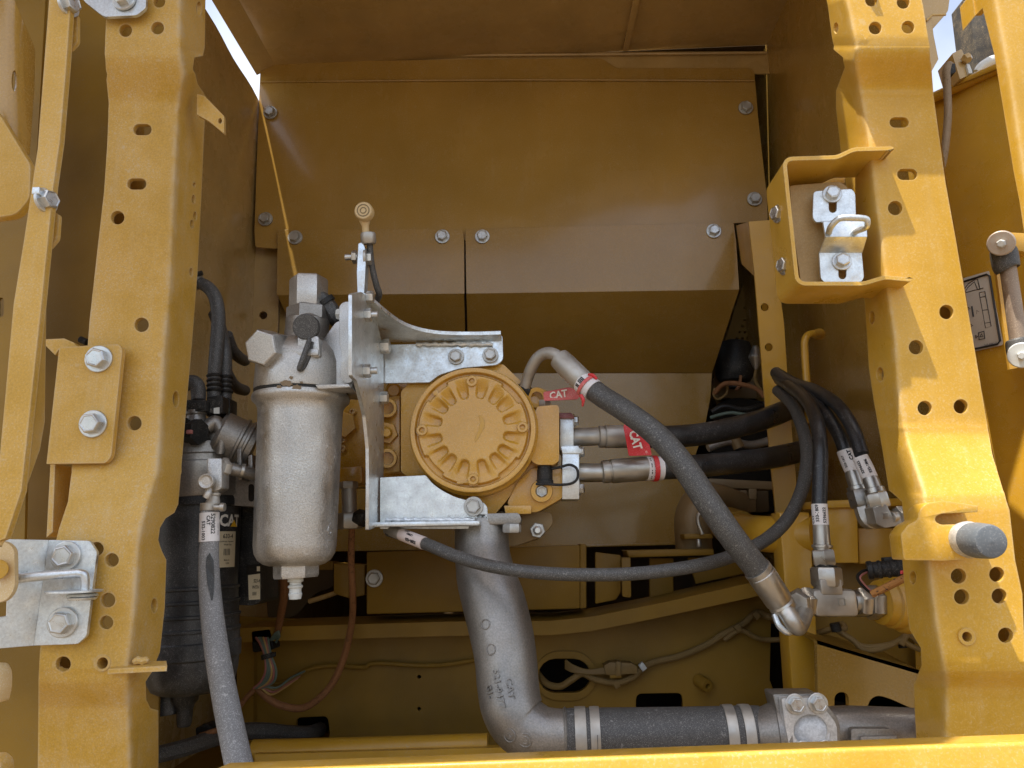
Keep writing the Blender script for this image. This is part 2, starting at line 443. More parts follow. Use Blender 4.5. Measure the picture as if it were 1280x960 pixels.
def cyltext(s, size, a, b, t, r, mat, parent, off=0.0, flip=False, across=False, bold=.02, ext=0.0, name='lettering', sx=1.0):
    """print wrapped on a round body whose axis runs a->b"""
    V, Fc = textmesh(s, size, bold, ext); a, b = Vector(a), Vector(b); d = (b - a).normalized(); c = a + (b - a) * t
    n = CAM - c; n = (n - d * n.dot(d)).normalized(); e = -d if flip else d; out = []
    for v in V:
        x, y, rr = v.x * sx, v.y, r + v.z
        if across: ex = e.cross(n); g = x / r + off; out.append(c + e * y + (n * math.cos(g) + ex * math.sin(g)) * rr)
        else: ey = n.cross(e); g = y / r + off; out.append(c + e * x + (n * math.cos(g) + ey * math.sin(g)) * rr)
    return rawbuild(name, out, Fc, mat, parent)
def quad(pts, mat, parent, name):
    return rawbuild(name, pts, [list(range(len(pts)))], mat, parent)

# ================================================================== SETTING
build('ground', ([Vector((-60, -60, 0)), Vector((60, -60, 0)), Vector((60, 60, 0)), Vector((-60, 60, 0))], [[0, 1, 2, 3]]), 'dirt', ang=0, kind='structure')

YB = 1.74                                            # the rear cover's front face
ZC = P(640, 70, YB + .012).z                         # ceiling height
XL = P(320, 140, YB + .0).x                         # left side wall
XR = P(957, 68, YB + .012).x                         # right side wall

# ---- roof panel: ceiling sheet, sloped left skirt, rear lip, stiffening rib
roof = thing('roof_panel', 'brown shaded roof sheet closing the top of the bay, extended out of view to block sun and sky', 'roof panel', P(640, 60, 1.6))
def roof_sheet():
    xl = P(345, 68, YB + .012).x; t = .003
    pts = [(xl, YB + .012), (XR + .005, YB + .012), (XR + .006, 1.36), (.86, 1.36), (.90, 1.0), (.70, .93), (XR + .02, .88), (.35, .90), (.22, .78), (.12, .54), (.0, .38), (-.60, .37), (-.90, .25), (-1.35, .10), (-1.35, 1.18), (-.72, 1.18), (xl, 1.10)]  # unseen front and side outline is shaped to block sun and sky light
    lo = [Vector((x, y, ZC)) for x, y in pts]; hi = [v + Vector((0, 0, .004)) for v in lo]; n = len(pts)
    return lo + hi, [list(range(n))[::-1], list(range(n, 2 * n))] + [[i, (i + 1) % n, n + (i + 1) % n, n + i] for i in range(n)]
build('ceiling_sheet', roof_sheet(), 'wall_dusty', roof, 0)
a0, a1 = P(345, 68, YB + .012), P(321, 94, YB + .012)
dx = a1.x - a0.x; dz = a1.z - ZC
V = []
for y in (1.05, YB + .012):
    V += [Vector((a0.x, y, ZC)), Vector((a0.x + dx, y, ZC + dz)), Vector((a0.x + dx, y, ZC + dz + .004)), Vector((a0.x, y, ZC + .004))]
build('side_skirt', (V, [[0, 1, 5, 4], [1, 2, 6, 5], [2, 3, 7, 6], [0, 3, 2, 1], [4, 5, 6, 7], [3, 0, 4, 7]]), 'wall_dusty', roof, 0)
build('rear_lip', plate([(343, 67), (960, 64), (962, 92), (942, 92), (942, 110), (330, 112)], YB + .012, .004), 'wall_dusty', roof)
build('lip_edge', sweep(path([(346, 70, YB + .004), (640, 69, YB + .004), (958, 66, YB + .004)], 4), .0035, 8), 'wall_dusty', roof)
rb = [P(800, -4, 1.51), P(783, 80, YB - .005)]
rb[0].z = ZC - .007; rb[1].z = ZC - .007
d_ = (rb[1] - rb[0]); build('roof_rib', obox((rb[0] + rb[1]) / 2, d_ / 2, Vector((.008, 0, 0)), Vector((0, 0, .007)), .003), 'wall_dusty', roof)

# ---- left and right side walls, floor-to-top sheets standing behind the posts
def xwall(X, y0, y1, z0, z1, t):
    pts = [(y0, z0), (y1, z0), (y1, z1), (y0, z1)]
    return [Vector((X, y, z)) for y, z in pts] + [Vector((X + t, y, z)) for y, z in pts], [[0, 1, 2, 3], [7, 6, 5, 4]] + [[i, i + 4, (i + 1) % 4 + 4, (i + 1) % 4] for i in range(4)]
tA, tB = PX(257, 6, XL), PX(320, 124, XL)
ztop = lambda y: tB.z + (tA.z - tB.z) * (tB.y - y) / (tB.y - tA.y)
zt = tB.z
lw = thing('side_wall', 'left bluish brown side sheet with wavy reflections, below the bright roof gap', 'side panel', Vector((XL, 1.4, 1.0)))
def wavy():
    N, K = 26, 12; V, Fc = [], []
    for i in range(N + 1):
        for j in range(K + 1):
            y = 1.14 + (YB + .30 - 1.14) * i / N; z = .6 + (ztop(min(y, YB)) - .6) * j / K
            V.append(Vector((XL + .005 * math.sin(y * 9 + z * 1.7) + .002 * math.sin(y * 31 - z * 5), y, z)))
    for i in range(N):
        for j in range(K): Fc.append([i * (K + 1) + j, (i + 1) * (K + 1) + j, (i + 1) * (K + 1) + j + 1, i * (K + 1) + j + 1])
    n = len(V); V += [v - Vector((.004, 0, 0)) for v in V]; Fc += [[k + n for k in f[::-1]] for f in Fc]
    return V, Fc
build('wall_sheet', wavy(), 'wall_dusty', lw, 40)
rw = thing('side_wall', 'right dark yellow side sheet behind the drilled post and tee fitting', 'side panel', Vector((XR, 1.4, 1.0)))
build('wall_sheet', xwall(XR + .005, 1.10, 2.6, .5, ZC + .3, .005), 'paint_in', rw, 0)

# ---- added dark box shutting light out of the engine side
eb = thing('engine_dark_box', 'added dark box seen deep through the opening beside the support strip', 'bulkhead', Vector((0, 2.5, .6)))
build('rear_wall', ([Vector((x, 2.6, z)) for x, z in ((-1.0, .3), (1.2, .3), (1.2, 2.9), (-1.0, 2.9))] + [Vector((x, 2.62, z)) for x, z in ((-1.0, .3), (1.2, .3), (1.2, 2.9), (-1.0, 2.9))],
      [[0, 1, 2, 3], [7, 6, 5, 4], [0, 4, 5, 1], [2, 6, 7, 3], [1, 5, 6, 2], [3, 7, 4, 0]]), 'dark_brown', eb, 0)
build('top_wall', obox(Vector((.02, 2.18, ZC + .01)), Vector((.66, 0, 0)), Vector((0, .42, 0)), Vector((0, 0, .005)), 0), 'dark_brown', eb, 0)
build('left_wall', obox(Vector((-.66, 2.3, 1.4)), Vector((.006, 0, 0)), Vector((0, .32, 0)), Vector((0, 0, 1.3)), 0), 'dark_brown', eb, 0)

# ---- floor pan
fl = thing('floor_pan', 'shade-darkened yellow floor pan under the pipe, mostly hidden by the sill', 'floor pan', Vector((0, 1.3, .95)))
zf = P(450, 958, 1.40).z
build('pan_sheet', obox(Vector((0.05, 1.75, zf - .03)), Vector((.80, 0, 0)), Vector((0, .85, 0)), Vector((0, 0, .004)), 0), 'paint_dull', fl, 0)

# ================================================================== REAR COVERS
rc = thing('rear_cover', 'wide upper rear cover sheet with four corner bolts and a ridge', 'cover panel', P(640, 270, YB))
rcY = lambda x, y: P(x, y, YB + (.006 if y < 97 else .006 * max(0, 1 - (y - 97) / 7.0)))
outer = [(326, 77), (752, 73), (771, 85), (939, 85), (943, 90), (944, 103), (948, 150), (958, 240), (960, 276), (917, 279), (600, 300), (349, 300), (348, 311), (319, 309), (318, 290), (321, 200), (324, 120)]
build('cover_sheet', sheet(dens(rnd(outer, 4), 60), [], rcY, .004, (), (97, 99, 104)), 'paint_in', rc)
build('cover_ridge', sweep(path([(326, 102.5, YB - .001), (640, 100, YB - .001), (943, 101, YB - .001)], 4), .0028, 8), 'paint_in', rc)
for x, y in ((338, 141), (332, 274), (932, 135), (943, 249)): bolt(rc, P(x, y, YB - .003), FRONT, 1.0, mat='bolt_dull')

def flap_fn(x, y):
    if y <= 362: Y = YB - .012
    elif y <= 370: Y = YB - .012 + (y - 362) * .0008
    else: Y = None
    return P(x, y, Y)
fa = thing('flap_cover', 'left lower rear flap with two bolts, split from its neighbour by a dark gap', 'cover panel', P(460, 360, YB))
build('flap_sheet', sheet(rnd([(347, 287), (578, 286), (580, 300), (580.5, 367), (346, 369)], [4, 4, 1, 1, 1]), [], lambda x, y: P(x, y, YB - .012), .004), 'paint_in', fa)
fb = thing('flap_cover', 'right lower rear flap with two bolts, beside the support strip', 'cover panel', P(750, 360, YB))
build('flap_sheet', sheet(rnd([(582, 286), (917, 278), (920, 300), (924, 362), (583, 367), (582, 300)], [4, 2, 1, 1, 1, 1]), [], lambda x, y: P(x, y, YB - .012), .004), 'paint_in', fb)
def under(xl0, xl1, xr0, xr1, y0a, y0b, y1):
    a, b = P(xl0, y0a, YB - .012), P(xr0, y0b, YB - .012); c, d = P(xr1, y1, YB + .20), P(xl1, y1, YB + .20)
    up = Vector((0, .002, .004)); V = [a, b, c, d] + [v + up for v in (a, b, c, d)]
    return V, [[0, 1, 2, 3], [7, 6, 5, 4], [0, 4, 5, 1], [1, 5, 6, 2], [2, 6, 7, 3], [3, 7, 4, 0]]
build('flap_underside', under(347, 392, 580, 583, 369, 367, 469), 'paint_in', fa, 0)
build('flap_underside', under(583, 586, 924, 890, 367, 362, 466), 'paint_in', fb, 0)
for x, y in ((369, 297), (553, 296)): bolt(fa, P(x, y, YB - .013), FRONT, 1.0, mat='bolt_dull' if x < 400 else 'bolt')
for x, y in ((603, 296), (892, 289)): bolt(fb, P(x, y, YB - .013), FRONT, 1.0)
lc = thing('lower_cover', 'plain lower rear panel behind the pump and the big hose', 'cover panel', P(700, 680, 1.94))
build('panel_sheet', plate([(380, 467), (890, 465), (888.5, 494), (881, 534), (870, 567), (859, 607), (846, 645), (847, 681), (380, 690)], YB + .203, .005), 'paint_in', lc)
build('panel_foot', obox((P(560, 684, 1.93) + P(850, 682, 1.93)) / 2, Vector((.31, 0, 0)), Vector((0, .012, 0)), Vector((0, 0, .003)), .001), 'paint_in', lc)

rs = thing('rear_strip', 'narrow drilled upright strip behind the silver filter, left rear corner', 'support strip', P(325, 780, 1.78))
build('strip_plate', sheet([(318, 300), (352, 300), (346, 430), (338, 790), (298, 790), (306, 430)], [circ(329, 394, 5)], flat(YB + .035), .006), 'wall_dusty', rs)
build('strip_side', sheet([(351, 312), (366, 330), (386, 470), (386, 560), (346, 560)], [], flat(YB + .06), .006), 'wall_dusty', rs)

st = thing('support_strip', 'upright yellow strip with two small holes, right of the dark engine opening', 'support strip', P(985, 640, 1.5))
build('strip_plate', sheet(dens([(936, 277), (962, 275), (972, 344), (980, 403), (986, 495), (999, 642), (970, 645), (954, 477), (943, 339)], 60), [circ(956, 384, 5), circ(961, 434, 5)], flat(1.5), .006), 'paint', st)
build('strip_flange', sheet([(936.5, 277), (943, 339), (943.6, 346), (927, 330), (920, 282)], [], lambda x, y: P(x, y, 1.503 + max(0, (936.5 + (y - 277) * .105 - x)) * .012), .005), 'paint', st)
build('strip_return', ([P(962, 276, 1.505), P(999, 641, 1.505), P(999, 641, 1.505) + Vector((0, .09, 0)), P(962, 276, 1.505) + Vector((0, .09, 0))]
    + [q + Vector((-.005, 0, 0)) for q in (P(962, 276, 1.505), P(999, 641, 1.505), P(999, 641, 1.505) + Vector((0, .09, 0)), P(962, 276, 1.505) + Vector((0, .09, 0)))],
    [[0, 1, 2, 3], [7, 6, 5, 4], [0, 4, 5, 1], [1, 5, 6, 2], [2, 6, 7, 3], [3, 7, 4, 0]]), 'paint', st, 0)

# ================================================================== POSTS
def post(root, corner, outer, holes, depth, side, mat, ucut, vcut, t=.008):
    c = lambda v: interp(corner, v)
    toU = lambda loop: [(x - c(y), y) for x, y in loop]
    def fn(u, v):
        px = u + c(v); Yf = interp(depth, v); Xc = P(c(v), v, Yf).x; d = ray(px, v)
        Ys = Xc / (d.x / d.y); k = .006
        return P(px, v, (Yf + Ys + math.sqrt((Yf - Ys) ** 2 + k * k)) / 2)
    return build('post_channel', sheet(toU(dens(outer, 12)), [toU(h) for h in holes], fn, t, ucut, vcut, True), mat, root, 40), fn
def smooth_tab(tab, w):
    """round off the bends of a depth table"""
    out = [tab[0]]
    for (a, x), (b, y), (c, z) in zip(tab, tab[1:], tab[2:]):
        k = min(w, (b - a) * .45, (c - b) * .45)
        y0 = y + (x - y) * k / (b - a); y1 = y + (z - y) * k / (c - b)
        out += [(b - k, y0), (b - k * .4, (y0 * .7 + y * .3 + (y1 - y0) * .21)), (b, (y0 + 2 * y + y1) / 4), (b + k * .4, (y1 * .7 + y * .3 - (y1 - y0) * .21)), (b + k, y1)]
    return out + [tab[-1]]

LP = thing('frame_post', 'left dusty drilled channel post, in shade, carrying the bolted yellow plate', 'frame post', P(120, 958, .95))
lcor = [(0, 225), (67, 225), (93, 230), (140, 222), (240, 217), (360, 212), (445, 205), (545, 200), (590, 197), (627, 185), (660, 177), (683, 173), (773, 167), (827, 160), (873, 160), (960, 163)]
lout = [(134, -6), (131, 60), (133, 100), (136, 130), (134, 180), (130, 240), (122, 310), (112, 400), (109, 440), (100, 520), (91, 575), (85, 627), (74, 660), (64, 700), (56, 760), (50, 813), (48, 850), (48, 880), (47, 966),
        (198, 966), (198, 888), (188, 885), (183, 875), (182, 852), (190, 840), (200, 815), (206, 760), (208, 700), (203, 690), (198, 675), (200, 660), (207, 648), (218, 641), (223, 630), (228, 570), (232, 520), (240, 430), (247, 340), (252, 240), (256, 150), (256, 118), (247, 105), (241, 87), (243, 72), (254, 70), (256, 60), (257, -6)]
lholes = [circ(157, 38, 8), circ(197, 35, 8), circ(199, 2, 7.5), slot(178, 162, 23, 14), slot(171, 230, 24, 14), circ(147, 272, 8.5), circ(177, 406, 9), circ(168, 529, 9),
          circ(249, 11, 3.5, 9), circ(243, 231, 1.6, 3, 10), circ(242, 249, 2.3, 5.5, 12), circ(244, 270, 2.3, 5.5, 12), circ(240, 280, 2.3, 5.5, 12), circ(239, 340, 2.3, 5.5, 12), circ(220, 499, 4, 10),
          circ(121, 686, 8.5), circ(140, 700, 8.5), circ(135, 750, 9), circ(133, 778, 8.5), circ(79, 830, 9.5), circ(128, 829, 9.5), circ(193, 757, 4, 9)]
ldep = smooth_tab([(-20, .915), (68, .915), (130, .955), (555, .962), (650, .918), (850, .915), (888, .945), (970, .955)], 14)
cutu = [-14, -9, -6, -4, -2, 0, 1, 2.5, 4.5, 7]
ver = sorted(set([v for v, _ in ldep] + [v for v, _ in lcor] + list(range(0, 960, 40))))
post(LP, lcor, lout, lholes, ldep, 1, 'paint_dusty', cutu, ver)
le = [(134, -6, .93), (133, 100, .95), (134, 180, .965), (122, 310, .965), (100, 520, .967), (85, 627, .94), (56, 760, .925), (48, 880, .945), (47, 966, .96)]
ev = [P(x + 2, y, Y + .006) for x, y, Y in le]
build('post_side', (ev + [v + Vector((.001, .10, 0)) for v in ev], [[i, i + 1, i + 10, i + 9] for i in range(8)]), 'paint_dusty', LP, 0)  # unseen return flange, added to keep light out behind the holes
build('weld_nut', lathe(P(128, 829, .915), P(128, 829, .915) + Vector((0, .03, 0)), [(0, .0094), (0, .0065), (1, .0065), (1, .0094), (0, .0094)], 24, caps=False), 'paint_dusty', LP)
build('side_tab', sheet(rnd([(246, 117), (256, 120), (280, 145), (280, 167), (262, 152), (246, 143)], 1), [circ(275, 151, 2.4, 3.6, 12)], lambda x, y: P(x, y, .975), .006), 'paint_dusty', LP)
# horizontal tab with its weld
a = P(135, 836, .905); b = P(209, 832, .90); c = P(208, 826, .94); d = P(143, 827, .94)
V = [a, b, c, d]; V += [v - Vector((0, 0, .006)) for v in V]
build('floor_tab', (V, [[0, 1, 2, 3], [7, 6, 5, 4], [0, 4, 5, 1], [1, 5, 6, 2], [2, 6, 7, 3], [3, 7, 4, 0]]), 'paint_dusty', LP, 0)
for x0, x1 in ((142, 156), (166, 186)):
    build('weld_bead', sweep([P(x0 + (x1 - x0) * i / 6, 826 + .8 * math.sin(i * 2.1), .921) for i in range(7)], [.002, .0045, .005, .0042, .005, .0045, .002], 8), 'paint_dusty', LP)

# bolted yellow plate on the left post
bp = thing('mounting_plate', 'yellow folded plate with two big bolts on the left post', 'mounting plate', P(105, 575, .95))
build('plate_face', plate([(74, 434), (149, 430), (153, 437), (139, 571), (132, 579), (58, 580)], .940, .008, r=[3, 5, 3, 4, 4, 1]), 'paint_dusty', bp)
build('plate_fold', sheet([(57, 424), (80, 423), (92, 428), (97, 434), (74, 436), (69, 444), (57, 432)], [], lambda x, y: P(x, y, .955), .012), 'paint_dusty', bp)
build('plate_leg', plate([(63, 580), (69, 580), (66, 665), (58, 672)], .955, .10), 'paint_dusty', bp)
for x, y in ((124, 449), (117, 530)): bolt(bp, P(x, y, .939), FRONT + Vector((.05, 0, -.05)), .98)

# the recess sheet behind the left post
ls = thing('recess_sheet', 'flat dull yellow sheet in the dark gap between the left bar and post', 'side panel', P(100, 900, 1.1))
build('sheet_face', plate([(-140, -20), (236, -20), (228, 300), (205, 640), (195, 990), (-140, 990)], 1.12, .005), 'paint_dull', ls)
build('rubber_clip', cyl(P(100, 424, 1.09), P(109, 428, 1.09), .005, 12), 'black', ls)

RP = thing('frame_post', 'right sunlit drilled channel post with bracket box and latch', 'frame post', P(1200, 920, .95))
rcor = [(0, 1058), (58, 1070), (77, 1068), (114, 1075), (170, 1085), (239, 1093), (353, 1107), (422, 1118), (486, 1122), (535, 1129), (562, 1136), (616, 1154), (700, 1160), (780, 1170), (850, 1183), (926, 1182), (970, 1184)]
rout = [(1033, -6), (1042, 62), (1054, 72), (1056, 84), (1045, 114), (1045, 135), (1051, 190), (1062, 260), (1072, 330), (1081, 379), (1086, 459), (1092, 500), (1103, 562), (1111, 613), (1127, 627), (1131, 656), (1128, 670), (1128, 700), (1131, 740), (1137, 787), (1151, 810), (1152, 832), (1142, 855), (1144, 900), (1148, 970),
        (1292, 970), (1285, 900), (1278, 742), (1269, 700), (1262, 638), (1254, 613), (1241, 570), (1219, 440), (1195, 300), (1182, 228), (1167, 120), (1164, 80), (1160, 45), (1152, -6)]
rholes = [circ(1089, 0, 7.5, 8), circ(1129, 3, 8), circ(1094, 35, 8), circ(1135, 34, 8), slot(1124, 153, 24, 13), slot(1134, 218, 25, 14), circ(1119, 260, 9), circ(1183, 390, 9), circ(1145, 434, 9), circ(1156, 510, 9), circ(1201, 508, 9),
          circ(1045, 35, 3, 7), circ(1090, 397, 3.5, 8), circ(1100, 468, 4.5, 9), circ(1198, 720, 9.5), circ(1246, 718, 9.5), circ(1202, 746, 9.5), circ(1249, 745, 9.5), circ(1209, 796, 9.5), circ(1257, 794, 9.5), circ(1141, 722, 4, 8)]
rdep = smooth_tab([(-20, .918), (61, .918), (112, .958), (540, .965), (622, .925), (838, .918), (862, .945), (970, .955)], 12)
ver = sorted(set([v for v, _ in rdep] + [v for v, _ in rcor] + list(range(0, 960, 40))))
post(RP, rcor, rout, rholes, rdep, -1, 'paint_sun', [-x for x in cutu], ver)
build('weld_nut', lathe(P(1209, 796, .917), P(1209, 796, .917) + Vector((0, .03, 0)), [(0, .0095), (0, .0055), (1, .0055), (1, .0095), (0, .0095)], 24, caps=False), 'paint_sun', RP)
build('post_side', ([P(1152, -6, .926), P(1167, 120, .965), P(1219, 440, .972), P(1245, 580, .96), P(1270, 700, .93), P(1286, 970, .96)] + [P(*q).__add__(Vector((-.002, .09, 0))) for q in ((1152, -6, .926), (1167, 120, .965), (1219, 440, .972), (1245, 580, .96), (1270, 700, .93), (1286, 970, .96))],
      [[i, i + 1, i + 7, i + 6] for i in range(5)]), 'paint_sun', RP, 0)
# formed bracket with a slot low on the right post
bb = thing('stop_bracket', 'yellow formed bracket with a slot, low on the right post beside the rubber bumper', 'bracket', P(1180, 700, .92))
bo = [(1126, 668), (1135, 656), (1147, 650), (1150, 637), (1158, 629), (1180, 626), (1222, 632), (1222, 640), (1176, 642), (1169, 646), (1169, 652), (1176, 656), (1214, 655), (1240, 660), (1222, 698), (1180, 701), (1130, 700)]
build('bracket_body', block(rnd(bo, [4, 4, 3, 5, 8, 3, 2, 1, 3, 3, 3, 3, 2, 2, 3, 2, 3]), .893, .03, .003), 'paint_sun', bb)
rbm = thing('rubber_bumper', 'grey round rubber bumper pointing out of the right post', 'bumper', P(1210, 676, .90))
a, b = P(1206, 674, .895), P(1240, 677, .845)
build('bumper_base', lathe(a, a + (b - a) * .35, [(0, .019), (.5, .0205), (1, .018)], 28), 'zinc_matte', rbm)
build('bumper_head', lathe(a + (b - a) * .28, b, [(0, .0185), (.3, .0195), (.85, .0185), (.97, .017), (1.0, .0145), (.985, .004), (1.0, .002), (1.0, 0)], 32), 'grey_rubber', rbm)

# strap bracket on the right post
sb = thing('strap_bracket', 'yellow U shaped strap bracket on the right post holding a zinc latch', 'bracket', P(1050, 352, .96))
def strap(pts, Y, depth, t):
    bm = bmesh.new(); N = len(pts); A = []
    for i, (x, y) in enumerate(pts):
        p = Vector(pts[max(0, i - 1)]); q = Vector(pts[min(N - 1, i + 1)]); d = (q - p).normalized(); n = Vector((-d.y, d.x))
        o = Vector((x, y)) + n * t; f0, f1 = P(x, y, Y), P(o.x, o.y, Y); A.append([bm.verts.new(v) for v in (f0, f1, f1 + Vector((0, depth, 0)), f0 + Vector((0, depth, 0)))])
    for a, b in zip(A, A[1:]):
        for k in range(4): bm.faces.new([a[k], a[(k + 1) % 4], b[(k + 1) % 4], b[k]])
    bm.faces.new(A[0]); bm.faces.new(A[-1]); bmesh.ops.recalc_face_normals(bm, faces=bm.faces)
    return bm
sp = rnd([(1114, 188), (1068, 189), (1047, 199), (983, 201), (999, 352), (1079, 352), (1106, 344), (1137, 347)], [1, 6, 6, 8, 9, 6, 6, 1], 6)
sp = [(1114, 188)] + sp[1:-1] + [(1137, 347)]
build('strap', strap(sp, .935, .075, 5.0), 'paint_sun', sb, 40)
build('strap_back', plate([(987, 232), (1050, 227), (1060, 234), (1067, 352), (1001, 352), (992, 290)], .985, .006, r=4), 'pad', sb)
build('inner_lip', plate([(985, 221), (1052, 216), (1056, 222), (1056, 229), (986, 231)], 1.02, .006), 'paint_dusty', sb)
for x, y in ((965, 267), (973, 332)):
    bolt(sb, P(x + 9, y, .97), Vector((-1, -.35, .05)), .72)
lt = thing('latch_keeper', 'stepped zinc latch keeper with a wire loop inside the strap bracket', 'latch', P(1050, 350, .97))
z1 = rnd([(1017, 239), (1065, 236), (1069, 242), (1070, 272), (1020, 278), (1016, 272)], [5, 4, 3, 2, 3, 3])
build('latch_plate', plate(z1, .968, .004, [slot(1041, 257, 10, 18)]), 'zinc', lt)
build('latch_plate', plate(rnd([(1024, 316), (1077, 314), (1080, 347), (1076, 353), (1032, 354), (1026, 348)], [1, 1, 4, 4, 4, 3]), .968, .004, [slot(1053, 340, 10, 18)]), 'zinc', lt)
def latch_step():
    pr = [(276, .968, 1027, 1070), (277, .948, 1029, 1083), (296, .945, 1032, 1084), (316, .968, 1024, 1078)]
    V = [P(l, y, Y) for y, Y, l, r in pr] + [P(r, y, Y) for y, Y, l, r in pr]; V += [v + Vector((0, .004, 0)) for v in V]
    Fc = []
    for k in range(3): Fc += [[k, k + 1, k + 5, k + 4], [k + 8, k + 12, k + 13, k + 9], [k, k + 8, k + 9, k + 1], [k + 4, k + 5, k + 13, k + 12]]
    return V, Fc
build('latch_step', latch_step(), 'zinc', lt, 25)
build('latch_loop', hose([(1036, 291, .944), (1039, 283, .932), (1048, 274, .922), (1060, 272, .918), (1080, 273, .918), (1084, 277, .920), (1082, 284, .928), (1070, 289, .940), (1068, 291, .944)], 4.2, 12), 'zinc', lt)
for x, y in ((1040, 243), (1052, 327)): bolt(lt, P(x, y, .967), FRONT + Vector((-.1, 0, .05)), .70)

# zinc hinge plate, lower left
hp = thing('hinge_plate', 'large zinc hinge plate with two bolts and a bent rod, lower left corner', 'hinge plate', P(60, 800, .92))
build('plate_face', sheet(rnd([(61, 675), (112, 676), (121, 690), (108, 795), (97, 805), (42, 807)], [1, 2, 3, 3, 3, 1]), [], flat(.902), .005), 'zinc', hp)
build('plate_wing', sheet([(-30, 673), (61, 675), (42, 807), (-30, 813)], [[(-20, 745), (10, 742), (9, 770), (-20, 776)]], lambda x, y: P(x, y, .902 - max(0, (61 - (y - 675) * .144 - x)) * .0006), .005), 'zinc', hp)
for x, y in ((83, 695), (79, 778)): bolt(hp, P(x, y, .900), FRONT + Vector((.1, 0, 0)), .95)
build('rod', hose([(14, 724, .862), (40, 721, .868), (90, 717, .875), (102, 717, .876), (106, 722, .877), (106, 741, .879)], [6, 6, 5.5, 5.5, 5.2, 5], 14), 'zinc', hp)
wa = P(97, 741, .879); build('rod_washer', lathe(wa + Vector((-.004, 0, .003)), wa + Vector((-.004, 0, .0005)), [(0, .030), (1, .030)], 28), 'zinc', hp)
build('rod_clip', lathe(wa + Vector((.006, 0, -.001)), wa + Vector((.006, 0, -.008)), [(0, .015), (.4, .017), (.5, .010), (.6, .016), (1, .014)], 24), 'zinc', hp)
pc = thing('hinge_pivot', 'round cream pivot plate at the left edge over the hinge rod', 'pivot', P(5, 716, .84))
build('pivot_plate', plate(rnd([(-30, 673), (8, 677), (18, 686), (19, 735), (8, 752), (-30, 757)], [1, 8, 8, 10, 10, 1]), .842, .006), 'cream', pc)
build('pivot_pin', cyl(P(-4, 712, .842), P(-4, 712, .83), .011, 20), 'paint', pc)
build('pivot_pin', cyl(P(3, 782, .89), P(3, 782, .88), .007, 16), 'zinc', pc)

# zinc plate, top left
tp = thing('hinge_plate', 'small zinc plate with one bolt at the top left edge', 'hinge plate', P(150, 5, .90))
build('plate_face', plate(rnd([(96, -12), (106, 2), (130, 21), (171, 19), (182, 10), (183, -12)], [1, 2, 5, 4, 3, 1]), .900, .005), 'zinc', tp)
bolt(tp, P(155, 0, .898), FRONT, .9)

# ---- left bar and what lies beyond it
lb = thing('frame_bar', 'tapering yellow bar with a side bolt along the left edge', 'frame bar', P(20, 690, .72))
bar = [(62, -8), (89, -8), (83, 81), (75, 175), (67, 231), (60, 300), (52, 380), (43, 463), (27, 613), (7, 673), (-10, 680), (-12, 640), (0, 567), (17, 380), (30, 300), (47, 187)]
build('bar_face', sheet(dens(bar, 50), [], lambda x, y: P(x, y, .72), .008), 'paint_dusty', lb)
side = [(57, 300), (58, 380), (56, 527), (50, 562), (20, 647), (2, 684), (8, 672), (28, 613), (44, 463), (53, 380)]
build('bar_flange', sheet(dens(side, 40), [], lambda x, y: P(x, y, .724 + max(0, x - interp([(300, 57), (380, 52), (463, 43), (613, 27), (673, 7)], y)) * .0022), .005), 'paint_dusty', lb)
build('bar_tab', plate(rnd([(86, 12), (97, 18), (97, 52), (88, 62), (82, 60)], 3), .735, .005), 'paint_dusty', lb)
build('bar_tab', plate(rnd([(66, 264), (74, 268), (72, 298), (62, 310), (59, 306)], 3), .735, .005), 'paint_dusty', lb)
bolt(lb, P(57, 251, .722), Vector((1, -.30, .05)), .75); bolt(lb, P(85, 6, .722), Vector((1, -.30, .0)), .75)
build('bar_stud', obox(P(49, 241, .715), Vector((.004, 0, 0)), Vector((0, .006, 0)), Vector((0, 0, .004)), .001), 'zinc', lb)
dp = thing('door_sheet', 'glossy door sheet with one oval hole at the left edge, upper', 'door panel', P(10, 190, .88))
build('sheet_face', sheet(rnd([(-30, -10), (14, -10), (44, 62), (43, 110), (37, 195), (5, 160), (-30, 120)], [1, 2, 6, 2, 3, 2, 1]), [circ(18, 101, 3.5, 13)], lambda x, y: P(x, y, .83 + .5 * max(0, (x - 8) / 44.) ** 2.2 * .14), .004, list(range(-20, 44, 4))), 'paint_in', dp, 50)
dg = thing('door_gusset', 'yellow angled gusset at the left edge below the oval hole', 'gusset', P(10, 270, .80))
build('gusset_face', block(rnd([(-30, 110), (2, 147), (38, 206), (37, 248), (20, 268), (-30, 276)], [1, 1, 6, 8, 8, 1]), .80, .012, .002), 'paint_dusty', dg)
db = thing('door_back', 'dark brown sheet behind the left bar', 'door panel', P(20, 400, 1.0))
build('sheet_face', sheet([(-90, -20), (58, -20), (40, 300), (30, 700), (-90, 700)], [slot(1, 384, 7, 24)], flat(.99), .005), 'paint_dull', db)
dc = thing('door_stop', 'pale rounded stop at the left edge under the hinge plate', 'stop', P(0, 865, .9))
build('stop_body', block(rnd([(-30, 830), (-5, 832), (0, 842), (0, 862), (-4, 880), (-30, 882)], 4), .86, .02, .003), 'cream', dc)
db2 = thing('door_stop', 'yellow corner piece at the very bottom left', 'stop', P(0, 958, .9))
build('stop_body', block(rnd([(-30, 948), (-8, 946), (1, 954), (3, 985), (-30, 985)], 4), .84, .02, .003), 'paint_dusty', db2)

